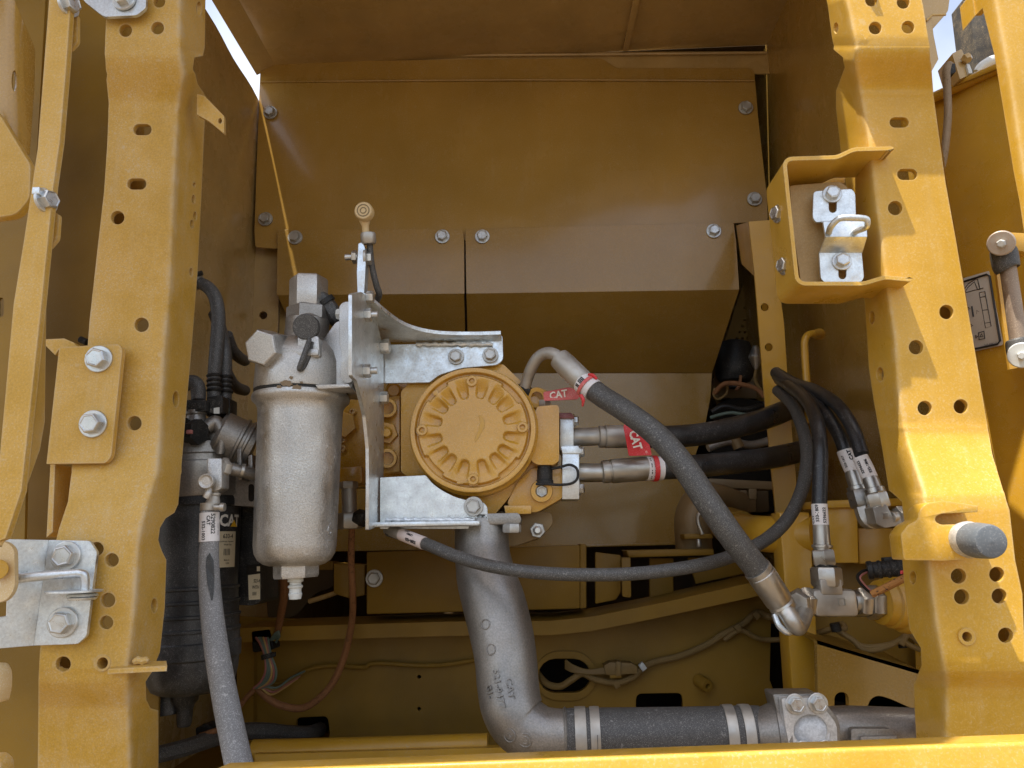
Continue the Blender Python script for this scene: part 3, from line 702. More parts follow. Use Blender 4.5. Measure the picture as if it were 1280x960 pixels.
# ---- front sill
fs = thing('front_sill', 'bright sunlit yellow sill across the bottom of the picture', 'sill', P(700, 950, .72))
A, B = P(250, 962, .72), P(1400, 920.5, .72); dv = (B - A) / 2; up = Vector((0, .10, 1)).normalized(); nf = dv.cross(up).normalized()
build('sill_face', obox((A + B) / 2 - up * .05 + nf * .006, dv, nf * .006, up * .05, .003, 3), 'paint_sun', fs, 40)
build('sill_flange', obox((A + B) / 2 + Vector((0, .04, -.012)), dv, Vector((0, .028, -.003)), Vector((0, .0, .003)), .001), 'paint_sun', fs, 40)

# ================================================================== LOWER FRAME
YW = 1.60
fw = thing('frame_wall', 'brown lower frame wall with an oval port and square cut-outs, behind the pipe', 'frame wall', P(640, 925, YW))
wo = [(296, 770), (600, 786), (745, 772), (965, 722), (962, 850), (1000, 950), (600, 962), (296, 962)]
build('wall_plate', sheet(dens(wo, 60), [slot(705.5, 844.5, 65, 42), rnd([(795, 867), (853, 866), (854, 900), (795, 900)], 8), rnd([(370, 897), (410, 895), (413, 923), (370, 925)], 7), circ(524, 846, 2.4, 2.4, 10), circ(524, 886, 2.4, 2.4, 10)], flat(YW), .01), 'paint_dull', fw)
ring_o, ring_i = slot(707, 845, 78, 62, 12), slot(705.5, 844.5, 66, 43, 12)
build('port_ring', sheet(ring_o, [ring_i], flat(YW - .006), .012), 'paint_dull', fw)
build('wall_peg', lathe(P(873, 850, YW), P(885, 858, YW - .03), [(0, .0125), (.9, .0125), (1, .011), (1, .005), (.3, .005), (.3, 0)], 20), 'paint_dull', fw)
build('wall_step', plate([(296, 800), (318, 800), (316, 955), (296, 955)], YW - .02, .03), 'paint_dull', fw)
build('shade_backing', plate([(280, 780), (1000, 780), (1000, 960), (280, 960)], YW + .18, .004), 'dark', fw)  # near-black sheet painted as the shade behind the cut-outs

lgb = thing('ledge_beam', 'yellow ledge beam bending up to the right above the frame wall', 'beam', P(700, 790, 1.5))
top = [(300, 785), (353, 783), (560, 777), (690, 776), (738, 771), (820, 755), (944, 727), (966, 724)]; bot = [(300, 803), (353, 801), (560, 795), (690, 794), (740, 789), (820, 773), (944, 746), (966, 742)]
V = []; Fc = []
for (x, y), (x2, y2) in zip(top, bot):
    a, b = P(x, y, 1.50), P(x2, y2, 1.50); V += [a, a + Vector((0, .13, .004)), b + Vector((0, .13, 0)), b]
for i in range(len(top) - 1):
    for k in range(4): Fc.append([i * 4 + k, i * 4 + (k + 1) % 4, i * 4 + 4 + (k + 1) % 4, i * 4 + 4 + k])
Fc += [[0, 1, 2, 3], [len(V) - 4 + k for k in range(4)]]
build('beam_body', (V, Fc), 'paint_dull', lgb, 30)

cb = thing('cover_box', 'long yellow box with one bolt under the pump, behind the pipe', 'box', P(595, 766, 1.5))
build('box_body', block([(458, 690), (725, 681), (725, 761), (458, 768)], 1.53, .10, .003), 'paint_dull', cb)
build('box_end', block([(725, 680), (733, 680), (733, 760), (725, 761)], 1.532, .10, .002), 'paint_dull', cb)
bolt(cb, P(468, 723, 1.528), FRONT, .95, mat='bolt_dull')
sbx = thing('small_bracket', 'small folded bracket beside the long box, under the silver filter', 'bracket', P(437, 745, 1.55))
build('bracket_front', block([(417, 704), (436, 706), (436, 748), (417, 742)], 1.545, .08, .002), 'paint_dull', sbx)
build('bracket_side', block([(437, 705), (456, 706), (456, 744), (437, 748)], 1.56, .05, .002), 'paint_dull', sbx)
build('bracket_shelf', plate([(330, 704), (416, 702), (416, 712), (330, 714)], 1.6, .05), 'paint_dull', sbx)
bar_ = thing('link_bar', 'flat pale link bar slanting in the dark under the silver filter', 'bar', P(400, 745, 1.6))
build('bar_body', hose([(386, 752, 1.6), (402, 747, 1.6), (420, 741, 1.6)], 3, 10), 'wall_dusty', bar_)
bkp = thing('back_plate', 'dim brown plate in the recess left of the long box', 'plate', P(380, 780, 1.68))
build('plate_body', plate(rnd([(330, 700), (417, 700), (417, 735), (395, 740), (370, 770), (335, 775)], 8), 1.66, .006), 'dark_brown', bkp)
mb = thing('mount_frame', 'yellow mounting frame with a short front upright, right of the long box', 'mounting frame', P(835, 745, 1.5))
build('frame_top', block([(783, 688), (892, 686), (893, 694), (786, 697)], 1.53, .10, .002), 'paint_dull', mb)
build('frame_upright', block(rnd([(777, 697), (788, 697), (789, 747), (778, 746)], [1, 1, 3, 3]), 1.51, .012, .002), 'paint_dull', mb)
build('frame_side', block([(744, 690), (776, 694), (776, 740), (770, 750), (744, 755)], 1.56, .01, .002), 'paint_dull', mb)
build('frame_back', block([(812, 698), (842, 698), (842, 745), (812, 748)], 1.62, .01, .002), 'paint_dull', mb)
build('frame_web', block([(860, 697), (960, 697), (955, 712), (870, 730)], 1.63, .01, .002), 'paint_dull', mb)
tr = thing('round_rail', 'round yellow tube low at the bottom left, above the sill', 'tube', P(450, 945, 1.42))
build('tube_body', hose([(316, 938, 1.42), (450, 935, 1.42), (610, 930, 1.42)], 12, 24, 4), 'paint', tr)
sr = thing('slotted_rail', 'flat slotted rail under the round yellow tube', 'rail', P(450, 957, 1.38))
build('rail_plate', sheet([(318, 943), (640, 934), (640, 975), (318, 978)], [rnd([(338, 956), (378, 955), (378, 962), (340, 962)], 2), rnd([(418, 953), (480, 951), (480, 960), (418, 960)], 2), rnd([(520, 951), (580, 948), (580, 958), (520, 958)], 2)], flat(1.39), .02), 'paint', sr)

# right lower corner: upright, side ledge, plate with openings, boxed rail and round cross tube
ub = thing('lower_upright', 'plain yellow upright behind the tee fitting', 'upright', P(1005, 870, 1.3))
build('upright_body', block([(974, 640), (1012, 640), (1028, 900), (993, 900)], 1.30, .05, .003), 'paint', ub)
ct = thing('cross_tube', 'thick round yellow cross tube behind the big hose', 'tube', P(960, 670, 1.38))
build('tube_body', hose([(912, 660, 1.52), (935, 664, 1.44), (965, 668, 1.36), (1020, 668, 1.31)], [17, 20, 22, 23], 28, 6), 'paint', ct)
build('tube_cap', lathe(P(905, 655, 1.55), P(925, 662, 1.48), [(0, .032), (.3, .036), (1, .036)], 28), 'paint_dull', ct)
br = thing('box_rail', 'boxed yellow rail under the two angled hose ends', 'rail', P(1080, 700, 1.3))
build('rail_face', block([(1030, 632), (1072, 628), (1074, 704), (1034, 704)], 1.28, .05, .003), 'paint', br)
build('rail_plate', block([(1072, 660), (1140, 660), (1142, 705), (1074, 705)], 1.31, .03, .003), 'paint', br)
build('rail_lip', block([(1018, 626), (1140, 622), (1140, 632), (1018, 636)], 1.27, .06, .003), 'paint', br)
build('rail_back', block([(1010, 700), (1145, 700), (1150, 900), (1010, 870)], 1.36, .01, .002), 'paint_dull', br)
op = thing('opening_plate', 'yellow side plate with two dark openings, lower right behind the pipe', 'plate', P(1090, 890, 1.25))
oo = [(1021, 800), (1060, 812), (1150, 838), (1156, 960), (1024, 960)]
build('plate_body', sheet(oo, [slot(1052, 885, 18, 40), rnd([(1082, 912), (1082, 889), (1088, 874), (1097, 869), (1112, 873), (1145, 888), (1148, 912)], [2, 8, 6, 5, 8, 3, 2])], flat(1.22), .012), 'paint_in', op)
build('plate_top', ([P(1021, 800, 1.22), P(1150, 838, 1.22), P(1150, 838, 1.22) + Vector((0, .14, .012)), P(1021, 800, 1.22) + Vector((0, .14, .012))] + [q - Vector((0, 0, .006)) for q in (P(1021, 800, 1.22), P(1150, 838, 1.22), P(1150, 838, 1.22) + Vector((0, .14, .012)), P(1021, 800, 1.22) + Vector((0, .14, .012)))],
      [[0, 1, 2, 3], [7, 6, 5, 4], [0, 4, 5, 1], [1, 5, 6, 2], [2, 6, 7, 3], [3, 7, 4, 0]]), 'paint_dull', op, 0)
build('shade_backing', plate([(1015, 840), (1160, 840), (1160, 970), (1015, 970)], 1.36, .004), 'dark', op)  # shade inside the two openings, painted as a near-black sheet
lr = thing('hook_rod', 'yellow hooked rod hanging on the right wall above the hose bundle', 'hook', P(1010, 528, 1.4))
build('rod_body', hose([(1011, 529, 1.36), (1009, 490, 1.36), (1006, 440, 1.36), (1006, 426, 1.36), (1010, 419, 1.365), (1017, 417, 1.38), (1024, 418, 1.44)], 4.6, 14), 'paint', lr)
build('rod_foot', lathe(P(1021, 418, 1.43), P(1024, 418, 1.47), [(0, .007), (.4, .011), (1, .012)], 16), 'paint', lr)

# dim parts of the engine bay in the opening
def deep(name, label, cat, *geos, mat='dark', loc=(915, 500, 1.95)):
    t = thing(name, label, cat, P(*loc))
    for nm, g, m in geos: build(nm, g, m, t)
    return t
pp = thing('perforated_guard', 'tan perforated guard at the top of the dark opening', 'guard', P(930, 450, 2.1))
pts = [(893, 470), (930, 350), (975, 330), (975, 470)]
hl = []
for i in range(9):
    for j in range(13):
        x, y = 915 + i * 6.5 + (j % 2) * 3.2, 362 + j * 7.6
        if x > 899 + (470 - y) * .33 + 4 and x < 970 and y < 462 and y > 345: hl.append(circ(x, y, 2.0, 1.7, 6))
build('guard_sheet', sheet(pts, hl, flat(2.15), .003), 'paint_dull', pp)
deep('accumulator', 'black rounded canister deep in the dark opening', 'canister', ('canister_body', lathe(P(917, 426, 2.0), P(919, 485, 2.0), [(0, .02), (.06, .042), (.25, .050), (.72, .050), (.86, .040), (.9, .018), (1, .016)], 28), 'black'), loc=(917, 470, 2.0))
deep('clear_bulb', 'small glassy bulb beside the black canister in the opening', 'bulb', ('bulb_body', lathe(P(944, 432, 1.9), P(945, 462, 1.9), [(0, .006), (.2, .012), (.5, .018), (.8, .010), (1, .004)], 20), 'steel'), ('bulb_wire', hose([(945, 462, 1.9), (944, 475, 1.9), (952, 490, 1.88), (956, 498, 1.87)], 2, 8), 'loom_tan'), loc=(944, 460, 1.9))
deep('engine_harness', 'brown wires looping under the black canister', 'wiring', ('wire', hose([(893, 492, 1.9), (905, 480, 1.88), (925, 480, 1.87), (945, 486, 1.87), (955, 496, 1.87)], 3, 10), 'loom'), ('wire', hose([(893, 485, 1.9), (892, 494, 1.9), (898, 499, 1.9), (908, 492, 1.9), (909, 482, 1.9)], 1.5, 8), 'loom_tan'), ('wire', hose([(926, 470, 1.93), (924, 482, 1.92), (920, 488, 1.92)], 2, 8), 'loom'), loc=(920, 490, 1.9))
deep('engine_block', 'black engine lump filling the dark opening', 'engine part', ('block_body', block(rnd([(893, 505), (920, 496), (975, 505), (985, 640), (880, 640)], 10), 2.05, .2, .02), 'dark'), ('block_rib', block(rnd([(905, 600), (960, 604), (962, 640), (900, 640)], 4), 1.95, .08, .008), 'dark_brown'), ('block_cover', block(rnd([(893, 470), (940, 466), (972, 470), (972, 498), (893, 498)], 4), 2.12, .04, .008), 'pipe_brown'), ('block_fin', block(rnd([(898, 608), (918, 606), (918, 640), (898, 640)], 3), 1.93, .03, .004), 'pipe_brown'), ('block_fin', block(rnd([(925, 606), (945, 607), (945, 640), (925, 640)], 3), 1.93, .03, .004), 'pipe_brown'), loc=(930, 640, 2.0))
deep('engine_tube', 'dull steel tube crossing the dark opening behind the pump hoses', 'tube', ('tube_body', hose([(885, 560, 1.85), (910, 552, 1.86), (940, 556, 1.88), (970, 548, 1.9)], 5, 12), 'steel_dusty'), ('tube_clip', lathe(P(918, 548, 1.86), P(924, 560, 1.86), [(0, .014), (1, .014)], 14), 'pipe_brown'), loc=(920, 560, 1.85))
deep('engine_bracket', 'brown ribbed bracket low in the dark opening', 'bracket', ('bracket_body', block(rnd([(886, 598), (968, 602), (968, 612), (886, 609)], 2), 1.80, .05, .003), 'pipe_brown'), ('bracket_tab', block(rnd([(900, 609), (910, 609), (910, 622), (901, 622)], 1), 1.80, .02, .002), 'pipe_brown'), ('bracket_tab', block(rnd([(936, 611), (946, 611), (946, 624), (937, 624)], 1), 1.80, .02, .002), 'pipe_brown'), loc=(925, 612, 1.8))
deep('engine_cable', 'black cable bundle drooping in the dark opening', 'cable', ('cable', hose([(890, 515, 1.85), (905, 508, 1.84), (930, 512, 1.84), (955, 506, 1.86), (972, 500, 1.88)], 3.5, 10), 'black'), ('cable', hose([(888, 522, 1.85), (912, 516, 1.83), (938, 518, 1.83), (972, 510, 1.87)], 2.2, 10), 'wire_green'), loc=(930, 515, 1.85))
deep('coolant_elbow', 'brown elbow casting low in the dark opening', 'elbow', ('elbow_body', hose([(868, 690, 1.62), (866, 650, 1.62), (874, 628, 1.64), (895, 622, 1.68), (925, 630, 1.72)], [22, 22, 20, 17, 15], 22), 'pipe_brown'), ('elbow_clip', hose([(878, 668, 1.54), (872, 650, 1.54), (876, 640, 1.54), (884, 638, 1.55)], 2.5, 10), 'steel'), loc=(870, 680, 1.62))
deep('clip_shelf', 'small tan shelf with a pin under the brown elbow', 'shelf', ('shelf_plate', block([(855, 667), (890, 667), (892, 673), (856, 674)], 1.55, .06, .002), 'paint_dull'), ('shelf_pin', cyl(P(873, 674, 1.55), P(874, 684, 1.55), .005, 10), 'steel'), loc=(873, 680, 1.55))

# ================================================================== PUMP
YC = 1.165
pm = thing('hydraulic_pump', 'yellow pump with a round ribbed cover at the centre', 'pump', P(600, 640, 1.25))
c0 = P(591.5, 537.5, YC); k = mpp(YC)
def cover():
    nth = 224; rs = [0, 15, 30, 36, 37, 38, 39, 40, 41.5, 43, 45, 47, 49, 51, 53, 55, 57, 59, 61, 63, 64.2, 65.4, 66.6, 67.8, 69, 70.2, 71.4, 72.4, 73.2, 74, 74.8, 75.6, 76.6, 77.6, 78.6, 79.4, 80]
    ang = [q + s for q in (0, 90, 180, 270) for s in (-36, -13.5, 13.5, 36)]
    def ss(a, b, x):
        t = max(0, min(1, (x - a) / (b - a))); return t * t * (3 - 2 * t)
    def h(r, th):
        d = math.degrees(th) % 360
        q = (d + 45) % 90 - 45
        rout = 69.2 - 4.4 * ss(30, 33, abs(q + 3)) * (0 if 0 else 1)
        z = 11.0 - 1.8 * ss(40, 66, r)
        pk = 0
        for a in ang:
            e = abs((d - a + 180) % 360 - 180)
            w = 7.8 if (a % 90 in (13.5, 76.5)) else 8.0
            arc = e / w
            inner = 38.5 + 3.5 * arc * arc
            g = ss(inner, inner + 3.2, r) * (1 - ss(.62, 1.05, arc)) * (1 - ss(48, 67, r))
            pk = max(pk, g)
        z -= 8.5 * pk
        # narrow raised ribs between the wide scoops
        for a in (0, 90, 180, 270):
            e = abs((d - a + 180) % 360 - 180)
            z += 2.4 * math.exp(-((r - 63.0) ** 2 + (math.radians(e) * r) ** 2) / 42.0)
        z = 2.0 + (z - 2.0) * (1 - ss(rout - 1.0, rout + 1.0, r))
        rim = ss(71.8, 73.4, r) * (1 - ss(78.4, 80.2, r)); z = z * (1 - rim) + 10.0 * rim
        # cast emblem ring
        ex, ez = r * math.cos(th), r * math.sin(th); er = math.hypot(ex - 44.5, ez + 44.5)
        if er < 8: z += .55 * math.exp(-((er - 6.2) / .8) ** 2) + .4 * math.exp(-((er - 3) / .8) ** 2)
        return z * .001
    V = [c0 + Vector((0, -.0110, 0))]; Fc = []
    for r in rs[1:]:
        for i in range(nth):
            th = 2 * math.pi * i / nth; V.append(c0 + Vector((math.cos(th) * r * k, -h(r, th), math.sin(th) * r * k)))
    for i in range(nth): Fc.append([0, 1 + (i + 1) % nth, 1 + i])
    for j in range(len(rs) - 2):
        for i in range(nth):
            a = 1 + j * nth; b = a + nth; i2 = (i + 1) % nth; Fc.append([a + i, a + i2, b + i2, b + i])
    o = len(V); e = 1 + (len(rs) - 2) * nth
    for i in range(nth): v = V[e + i]; V.append(Vector((v.x, YC + .03, v.z)))
    for i in range(nth): i2 = (i + 1) % nth; Fc.append([e + i, e + i2, o + i2, o + i])
    return V, Fc
build('end_cover', cover(), 'cast_yellow', pm, 40)
build('cover_collar', lathe(c0 + Vector((0, .006, 0)), c0 + Vector((0, .09, 0)), [(0, 79.5 * k), (.05, 82.5 * k), (.3, 83 * k), (.31, 80 * k), (1, 80 * k)], 64), 'cast_yellow', pm)
for dx, dz in ((0, 61), (62.5, 0), (0, -63), (-63.5, 0)):
    bolt(pm, c0 + Vector((dx * k, -.006, dz * k)), FRONT, .92, 'socket', 'cast_yellow')
cres = [(598, 519), (602, 520), (606, 526), (606, 533), (600, 545), (594, 553), (593, 549), (598, 538), (600, 528)]
build('bare_paint_patch', plate(cres, YC - .0114, .0004), 'paint_clean', pm)
build('cover_tick', block([(571, 602), (579, 602), (579, 605), (571, 605)], YC - .009, .003, .0005), 'cast_yellow', pm)
build('cover_tick', block([(540, 490), (546, 487), (549, 492), (543, 495)], YC - .009, .003, .0005), 'cast_yellow', pm)
fl_ = rnd([(501, 489), (509, 481), (534, 470), (560, 456), (629, 455), (662, 487), (686, 510), (690, 570), (648, 608), (619, 643), (612, 646), (560, 630), (501, 590)], 3)
build('pump_flange', block(fl_, 1.205, .05, .003), 'cast_yellow', pm)
build('pump_body', block(rnd([(478, 492), (510, 470), (640, 470), (690, 500), (690, 615), (640, 640), (530, 640), (478, 610)], 10), 1.27, .22, .008), 'cast_yellow', pm)
build('side_block', block(rnd([(671, 508), (696, 506), (699, 509), (699, 576), (692, 581), (672, 581), (664, 576), (664, 540)], [4, 3, 2, 2, 2, 3, 3, 3]), 1.175, .06, .004, 3), 'cast_yellow', pm)
build('block_plug', hexn(P(681, 509, 1.20), P(681, 500.5, 1.20), .0105), 'steel_dusty', pm)
build('pump_ear', block(rnd([(660, 486), (680, 485), (687, 492), (688, 505), (672, 512), (660, 505)], 5), 1.215, .04, .004, 3), 'cast_yellow', pm)
build('ear_ring', lathe(P(671, 497, 1.21), P(671, 497, 1.196), [(0, .017), (1, .0165), (1, .0095), (.1, .0095), (.1, 0)], 24), 'cast_yellow', pm)
build('lower_casting', block(rnd([(646, 604), (664, 585), (700, 584), (704, 590), (704, 622), (690, 630), (672, 640), (640, 641), (634, 628)], [3, 3, 3, 3, 4, 4, 4, 4, 3]), 1.20, .10, .004, 3), 'cast_yellow', pm)
build('lower_ear', lathe(P(677, 614, 1.20), P(677, 614, 1.185), [(0, .018), (.8, .0175), (1, .0165), (1, .0095), (.1, .0095), (.1, 0)], 28), 'cast_yellow', pm)
build('ear_socket_bolt', lathe(P(677, 614, 1.199), P(677, 614, 1.188), [(0, .0088), (1, .0088), (1, .0070), (.2, .0065), (.2, 0)], 6), 'bolt', pm)
build('foot_pad', block(rnd([(630, 632), (664, 632), (664, 642), (632, 643)], 1), 1.19, .04, .002), 'cast_yellow', pm)
# left side of the pump: end plate with big sockets and a stud nut
build('end_plate', block([(479, 497), (500, 494), (500, 590), (479, 592)], 1.232, .12, .002), 'cast_yellow', pm)
for y in (510, 573):
    build('plate_socket', lathe(P(484, y, 1.232), P(484, y, 1.212), [(0, .0165), (.85, .0165), (1, .015), (1, .0105), (.2, .0100), (.2, 0)], 24), 'cast_yellow', pm)
build('plate_nut', hexn(P(483, 541, 1.232), P(483, 541, 1.218), .0195, .3), 'cast_yellow', pm)
build('nut_stud', lathe(P(483, 541, 1.218), P(483, 541, 1.203), [(0, .010), (.6, .010), (1, .006)], 18), 'cast_yellow', pm)
build('side_knob', lathe(P(492, 488, 1.26), P(492, 488, 1.24), [(0, .014), (.8, .013), (1, .009)], 20), 'cast_yellow', pm)
# casing further left, in shade
build('pump_casing', block(rnd([(424, 500), (478, 497), (478, 602), (424, 606)], 2), 1.36, .12, .004), 'cast_yellow', pm)
build('casing_step', block(rnd([(424, 585), (452, 583), (452, 604), (424, 606)], 2), 1.34, .03, .003), 'cast_yellow', pm)
build('casing_nut', hexn(P(428, 530, 1.36), P(428, 530, 1.34), .026, .2), 'cast_yellow', pm)
for x, y in ((441, 515), (429, 550), (429, 561)): bolt(pm, P(x, y, 1.358), FRONT, .62, 'socket', 'cast_yellow')
# capped test port under the side block
build('port_cap', lathe(P(681, 582, 1.19), P(681, 606, 1.19), [(0, .008), (.02, .0112), (.2, .0112), (.22, .0122), (.75, .0122), (.77, .0135), (.95, .0135), (1, .012)], 24), 'black', pm)
build('cap_strap', hose([(690, 586, 1.178), (700, 584, 1.172), (712, 581, 1.168), (721, 586, 1.166), (722, 597, 1.166), (715, 604, 1.168), (700, 606, 1.172), (684, 605, 1.175), (670, 605, 1.178)], 1.7, 10), 'black', pm)
# bottom port casting and its bolts
build('suction_port', block(rnd([(560, 640), (650, 638), (690, 640), (692, 655), (676, 672), (640, 684), (600, 664), (562, 664)], 6), 1.235, .12, .012, 3), 'pipe_brown', pm)
build('port_nut', hexn(P(672, 663, 1.215), P(672, 663, 1.20), .0125, .3), 'bolt_dull', pm)
build('port_stud', lathe(P(672, 663, 1.20), P(672, 663, 1.192), [(0, .007), (.7, .007), (1, .004)], 14), 'bolt', pm)

# grey tube fitting between the filter and the pump
tf = thing('tube_fitting', 'grey hex tube fitting hanging between the silver filter and zinc bracket', 'fitting', P(437, 660, 1.3))
build('fitting_nut', hexn(P(436, 602, 1.31), P(436, 611, 1.31), .016, .4), 'steel_dusty', tf)
build('fitting_tube', lathe(P(436, 611, 1.31), P(437, 642, 1.31), [(0, .0128), (1, .0128)], 22), 'steel_dusty', tf)
build('fitting_hex', hexn(P(437, 641, 1.31), P(437, 661, 1.31), .023, .2), 'steel_dusty', tf)
build('side_nut', hexn(P(446, 646, 1.30), P(458, 649, 1.29), .014), 'black', tf)

# flange blocks and the two pump outlets
def outlet(label, x0, x1, y0, y1, Y, py, r, x_t, x_f0, x_f1, rf, mats, bolts):
    t = thing('flange_block', label, 'flange block', P((x0 + x1) / 2, y1, Y))
    build('block_body', block(rnd([(x0, y0), (x1, y0), (x1, y1), (x0, y1)], 1), Y, .06, .002), mats[0], t)
    build('outlet_tube', lathe(P(x1, py, Y + .025), P(x_f0 + 2, py - (1 if py < 560 else 0), Y + .02), [(0, r * 1.05), (1, r)], 26), mats[1], t)
    for bx, by in bolts: bolt(t, P(bx, by, Y + .012), Vector((1, -.18, 0)), .58, washer=True)
    return t
u1 = outlet('upper zinc flange block with a red stained top, right of the pump', 700, 717, 521, 563, 1.20, 546.5, .0145, 0, 748, 785, .019, ('zinc', 'steel_dusty'), ((717, 526),))
build('block_cap', block(rnd([(699, 516), (714, 516), (718, 521), (718, 523), (699, 523)], 1), 1.196, .06, .002), 'red_stain', u1)
u2 = outlet('lower zinc flange block with two side bolts, right of the pump', 703, 724, 566, 624, 1.185, 591, .0145, 0, 752, 808, .019, ('zinc', 'steel'), ((724, 565), (724, 611)))
build('block_cap', block(rnd([(701, 558), (722, 557), (727, 563), (727, 567), (703, 567)], 1), 1.183, .06, .002), 'zinc', u2)

def crimp(a, b, r):
    return lathe(a, b, [(0, r * .80), (.02, r * .94), (.12, r * .96), (.16, r * .96), (.165, r * .88), (.2, r * .88), (.205, r), (.95, r), (1, r * .95)], 30)
h1 = thing('pump_hose', 'upper of the two black pump hoses, under the red tag', 'hose', P(860, 545, 1.3), 'black pump hoses')
build('hose_body', hose([(784, 545.5, 1.22), (830, 546, 1.24), (875, 543, 1.28), (920, 534, 1.34), (968, 519, 1.44), (1010, 500, 1.6)], [14, 14, 14, 13.7, 13.4, 13], 24), 'rubber_clean', h1)
build('crimp_collar', crimp(P(748, 546, 1.215), P(789, 545.5, 1.22), .0185), 'steel_dusty', h1)
h2 = thing('pump_hose', 'lower of the two black pump hoses, with the barred white band', 'hose', P(880, 580, 1.3), 'black pump hoses')
build('hose_body', hose([(806, 585.5, 1.205), (850, 584, 1.22), (900, 580, 1.27), (965, 572, 1.38), (1010, 562, 1.55)], [14.5, 14.3, 14, 13.5, 13], 24), 'rubber_clean', h2)
build('crimp_collar', crimp(P(752, 590, 1.20), P(810, 585.5, 1.205), .0190), 'steel', h2)
ba, bb_ = P(806, 586, 1.205), P(827, 585.2, 1.21)
build('band', lathe(ba, bb_, [(0, .0190), (1, .0188)], 30), 'paper', h2)
for i in range(7):
    y = -.016 + i * .0053
    cyltext('I', .011 if i % 2 else .008, ba, bb_, .22 + .2 * (i % 2), .01915, 'ink', h2, off=y / .0192, bold=.06, name='bar_mark')
cyltext('S29', .011, P(818, 585.4, 1.21), P(852, 584, 1.22), .55, .0184, 'ink_white', h2, off=-.1, bold=.04)
cyltext('O', .007, P(818, 585.4, 1.21), P(852, 584, 1.22), .32, .0184, 'ink_white', h2, off=-.1)
cyltext('721/12 1SN-K 25.1/1" 0517', .0085, P(880, 581.8, 1.248), P(950, 574.2, 1.353), .60, .0182, 'ink_grey', h2, off=-.15, bold=.03)
cyltext('721/12 1SN-K 25.1 0517', .007, P(850, 545, 1.255), P(935, 530.5, 1.365), .55, .0186, 'ink_grey', h1, off=.75, bold=.02)
build('band_tie', lathe(P(815, 585.7, 1.206), P(821, 585.5, 1.207), [(0, .0196), (0, .0205), (1, .0205), (1, .0196)], 30, caps=False), 'red', h2)

# red hose tags
def tag(label, pts, Y, fold, tie=None):
    t = thing('hose_tag', label, 'tag', P(pts[0][0], pts[0][1], Y), 'red hose tags'); return t
t1 = thing('hose_tag', 'bright red tag hanging across the upper pump hose with white letters', 'tag', P(800, 568, 1.18))
tag_y = lambda x, y: P(x, y, 1.170 + max(0, 540 - y) * .0004 + .0012 * math.sin(x * .2))
build('tag_sheet', sheet(dens(rnd([(779, 532), (783, 528), (806, 530), (815, 569), (786, 570)], 2), 8), [], tag_y, .0008), 'red', t1)
o = P(794.5, 550, 1.1640)
flattext('CAT', .0185, o, P(803, 568, 1.17) - P(797, 548, 1.17), P(810, 547, 1.17) - P(790, 552, 1.17), 'ink_white', t1, bold=.035, sx=.80)
flattext('O', .0055, P(808, 565, 1.1655), P(803, 568, 1.17) - P(797, 548, 1.17), P(810, 547, 1.17) - P(790, 552, 1.17), 'ink_white', t1, bold=-.02)
flattext('R', .003, P(808, 565, 1.1650), P(803, 568, 1.17) - P(797, 548, 1.17), P(810, 547, 1.17) - P(790, 552, 1.17), 'ink_white', t1)
t2 = thing('hose_tag', 'faded pink tag under the big hose collar, half behind the pump', 'tag', P(710, 495, 1.19))
build('tag_sheet', sheet(dens(rnd([(679, 490), (712, 484), (729, 491), (722, 499), (680, 501)], 2), 8), [], lambda x, y: P(x, y, 1.185 - (y - 484) * .0006), .0008), 'red_faded', t2)
flattext('CAT', .016, P(698, 493, 1.177), P(712, 491, 1.18) - P(690, 495, 1.18), P(700, 484, 1.18) - P(702, 500, 1.18), 'ink_white', t2, bold=.03, sx=.9)

# ================================================================== BIG HOSE
bh = thing('big_hose', 'thick dusty hose running from the steel elbow down to the tee', 'hose', P(860, 590, 1.05))
bpth = [(733, 481, 1.135, 14), (755, 497, 1.12, 14), (785, 516, 1.10, 14.3), (820, 543, 1.08, 15), (852, 579, 1.06, 15.5), (885, 628, 1.05, 16), (915, 671, 1.05, 16), (940, 703, 1.06, 15.6), (962, 730, 1.07, 15.4)]
build('hose_body', hose([q[:3] for q in bpth], [q[3] for q in bpth], 26), 'rubber', bh)
build('steel_elbow', hose([(655, 488, 1.20), (661, 468, 1.19), (670, 450, 1.175), (681, 442, 1.165), (693, 443, 1.155), (706, 454, 1.148)], [7.4, 7.5, 7.6, 7.8, 8, 8.4], 22), 'steel_dusty', bh)
build('elbow_nut', hexn(P(654, 492, 1.205), P(657, 483, 1.20), .014), 'black', bh)
ca, cb_ = P(698, 447, 1.152), P(731, 479.5, 1.136)
build('crimp_collar', lathe(ca, cb_, [(0, .011), (.02, .0165), (.14, .0175), (.2, .0172), (.24, .0180), (.95, .0178), (1, .0165)], 30), 'steel_dusty', bh)
wa_, wb_ = P(728, 477, 1.137), P(742, 488.5, 1.128)
build('band', lathe(wa_, wb_, [(0, .0176), (1, .0178)], 28), 'paper', bh)
cyltext('IIII II', .010, wa_, wb_, .22, .01795, 'ink', bh, off=.2, across=True, bold=.05)
build('band_tie', lathe(P(733, 481.3, 1.1335), P(736, 484, 1.1318), [(0, .0185), (0, .0198), (1, .0198), (1, .0185)], 30, caps=False), 'red_faded', bh)
build('tie_tail', hose([(726, 494, 1.115), (729, 500, 1.112), (728, 508, 1.115)], [2.6, 2.4, 1.0], 8), 'red', bh)
build('tie_tail', hose([(735, 468, 1.12), (741, 469, 1.118), (746, 474, 1.118)], [1.2, 2.2, 1.6], 8), 'red', bh)
build('mark_band', hose([(946, 711, 1.062), (950, 716, 1.064)], 17.0, 26, 2), 'steel', bh)
ea, eb_ = P(951, 717, 1.064), P(981, 762, 1.075)
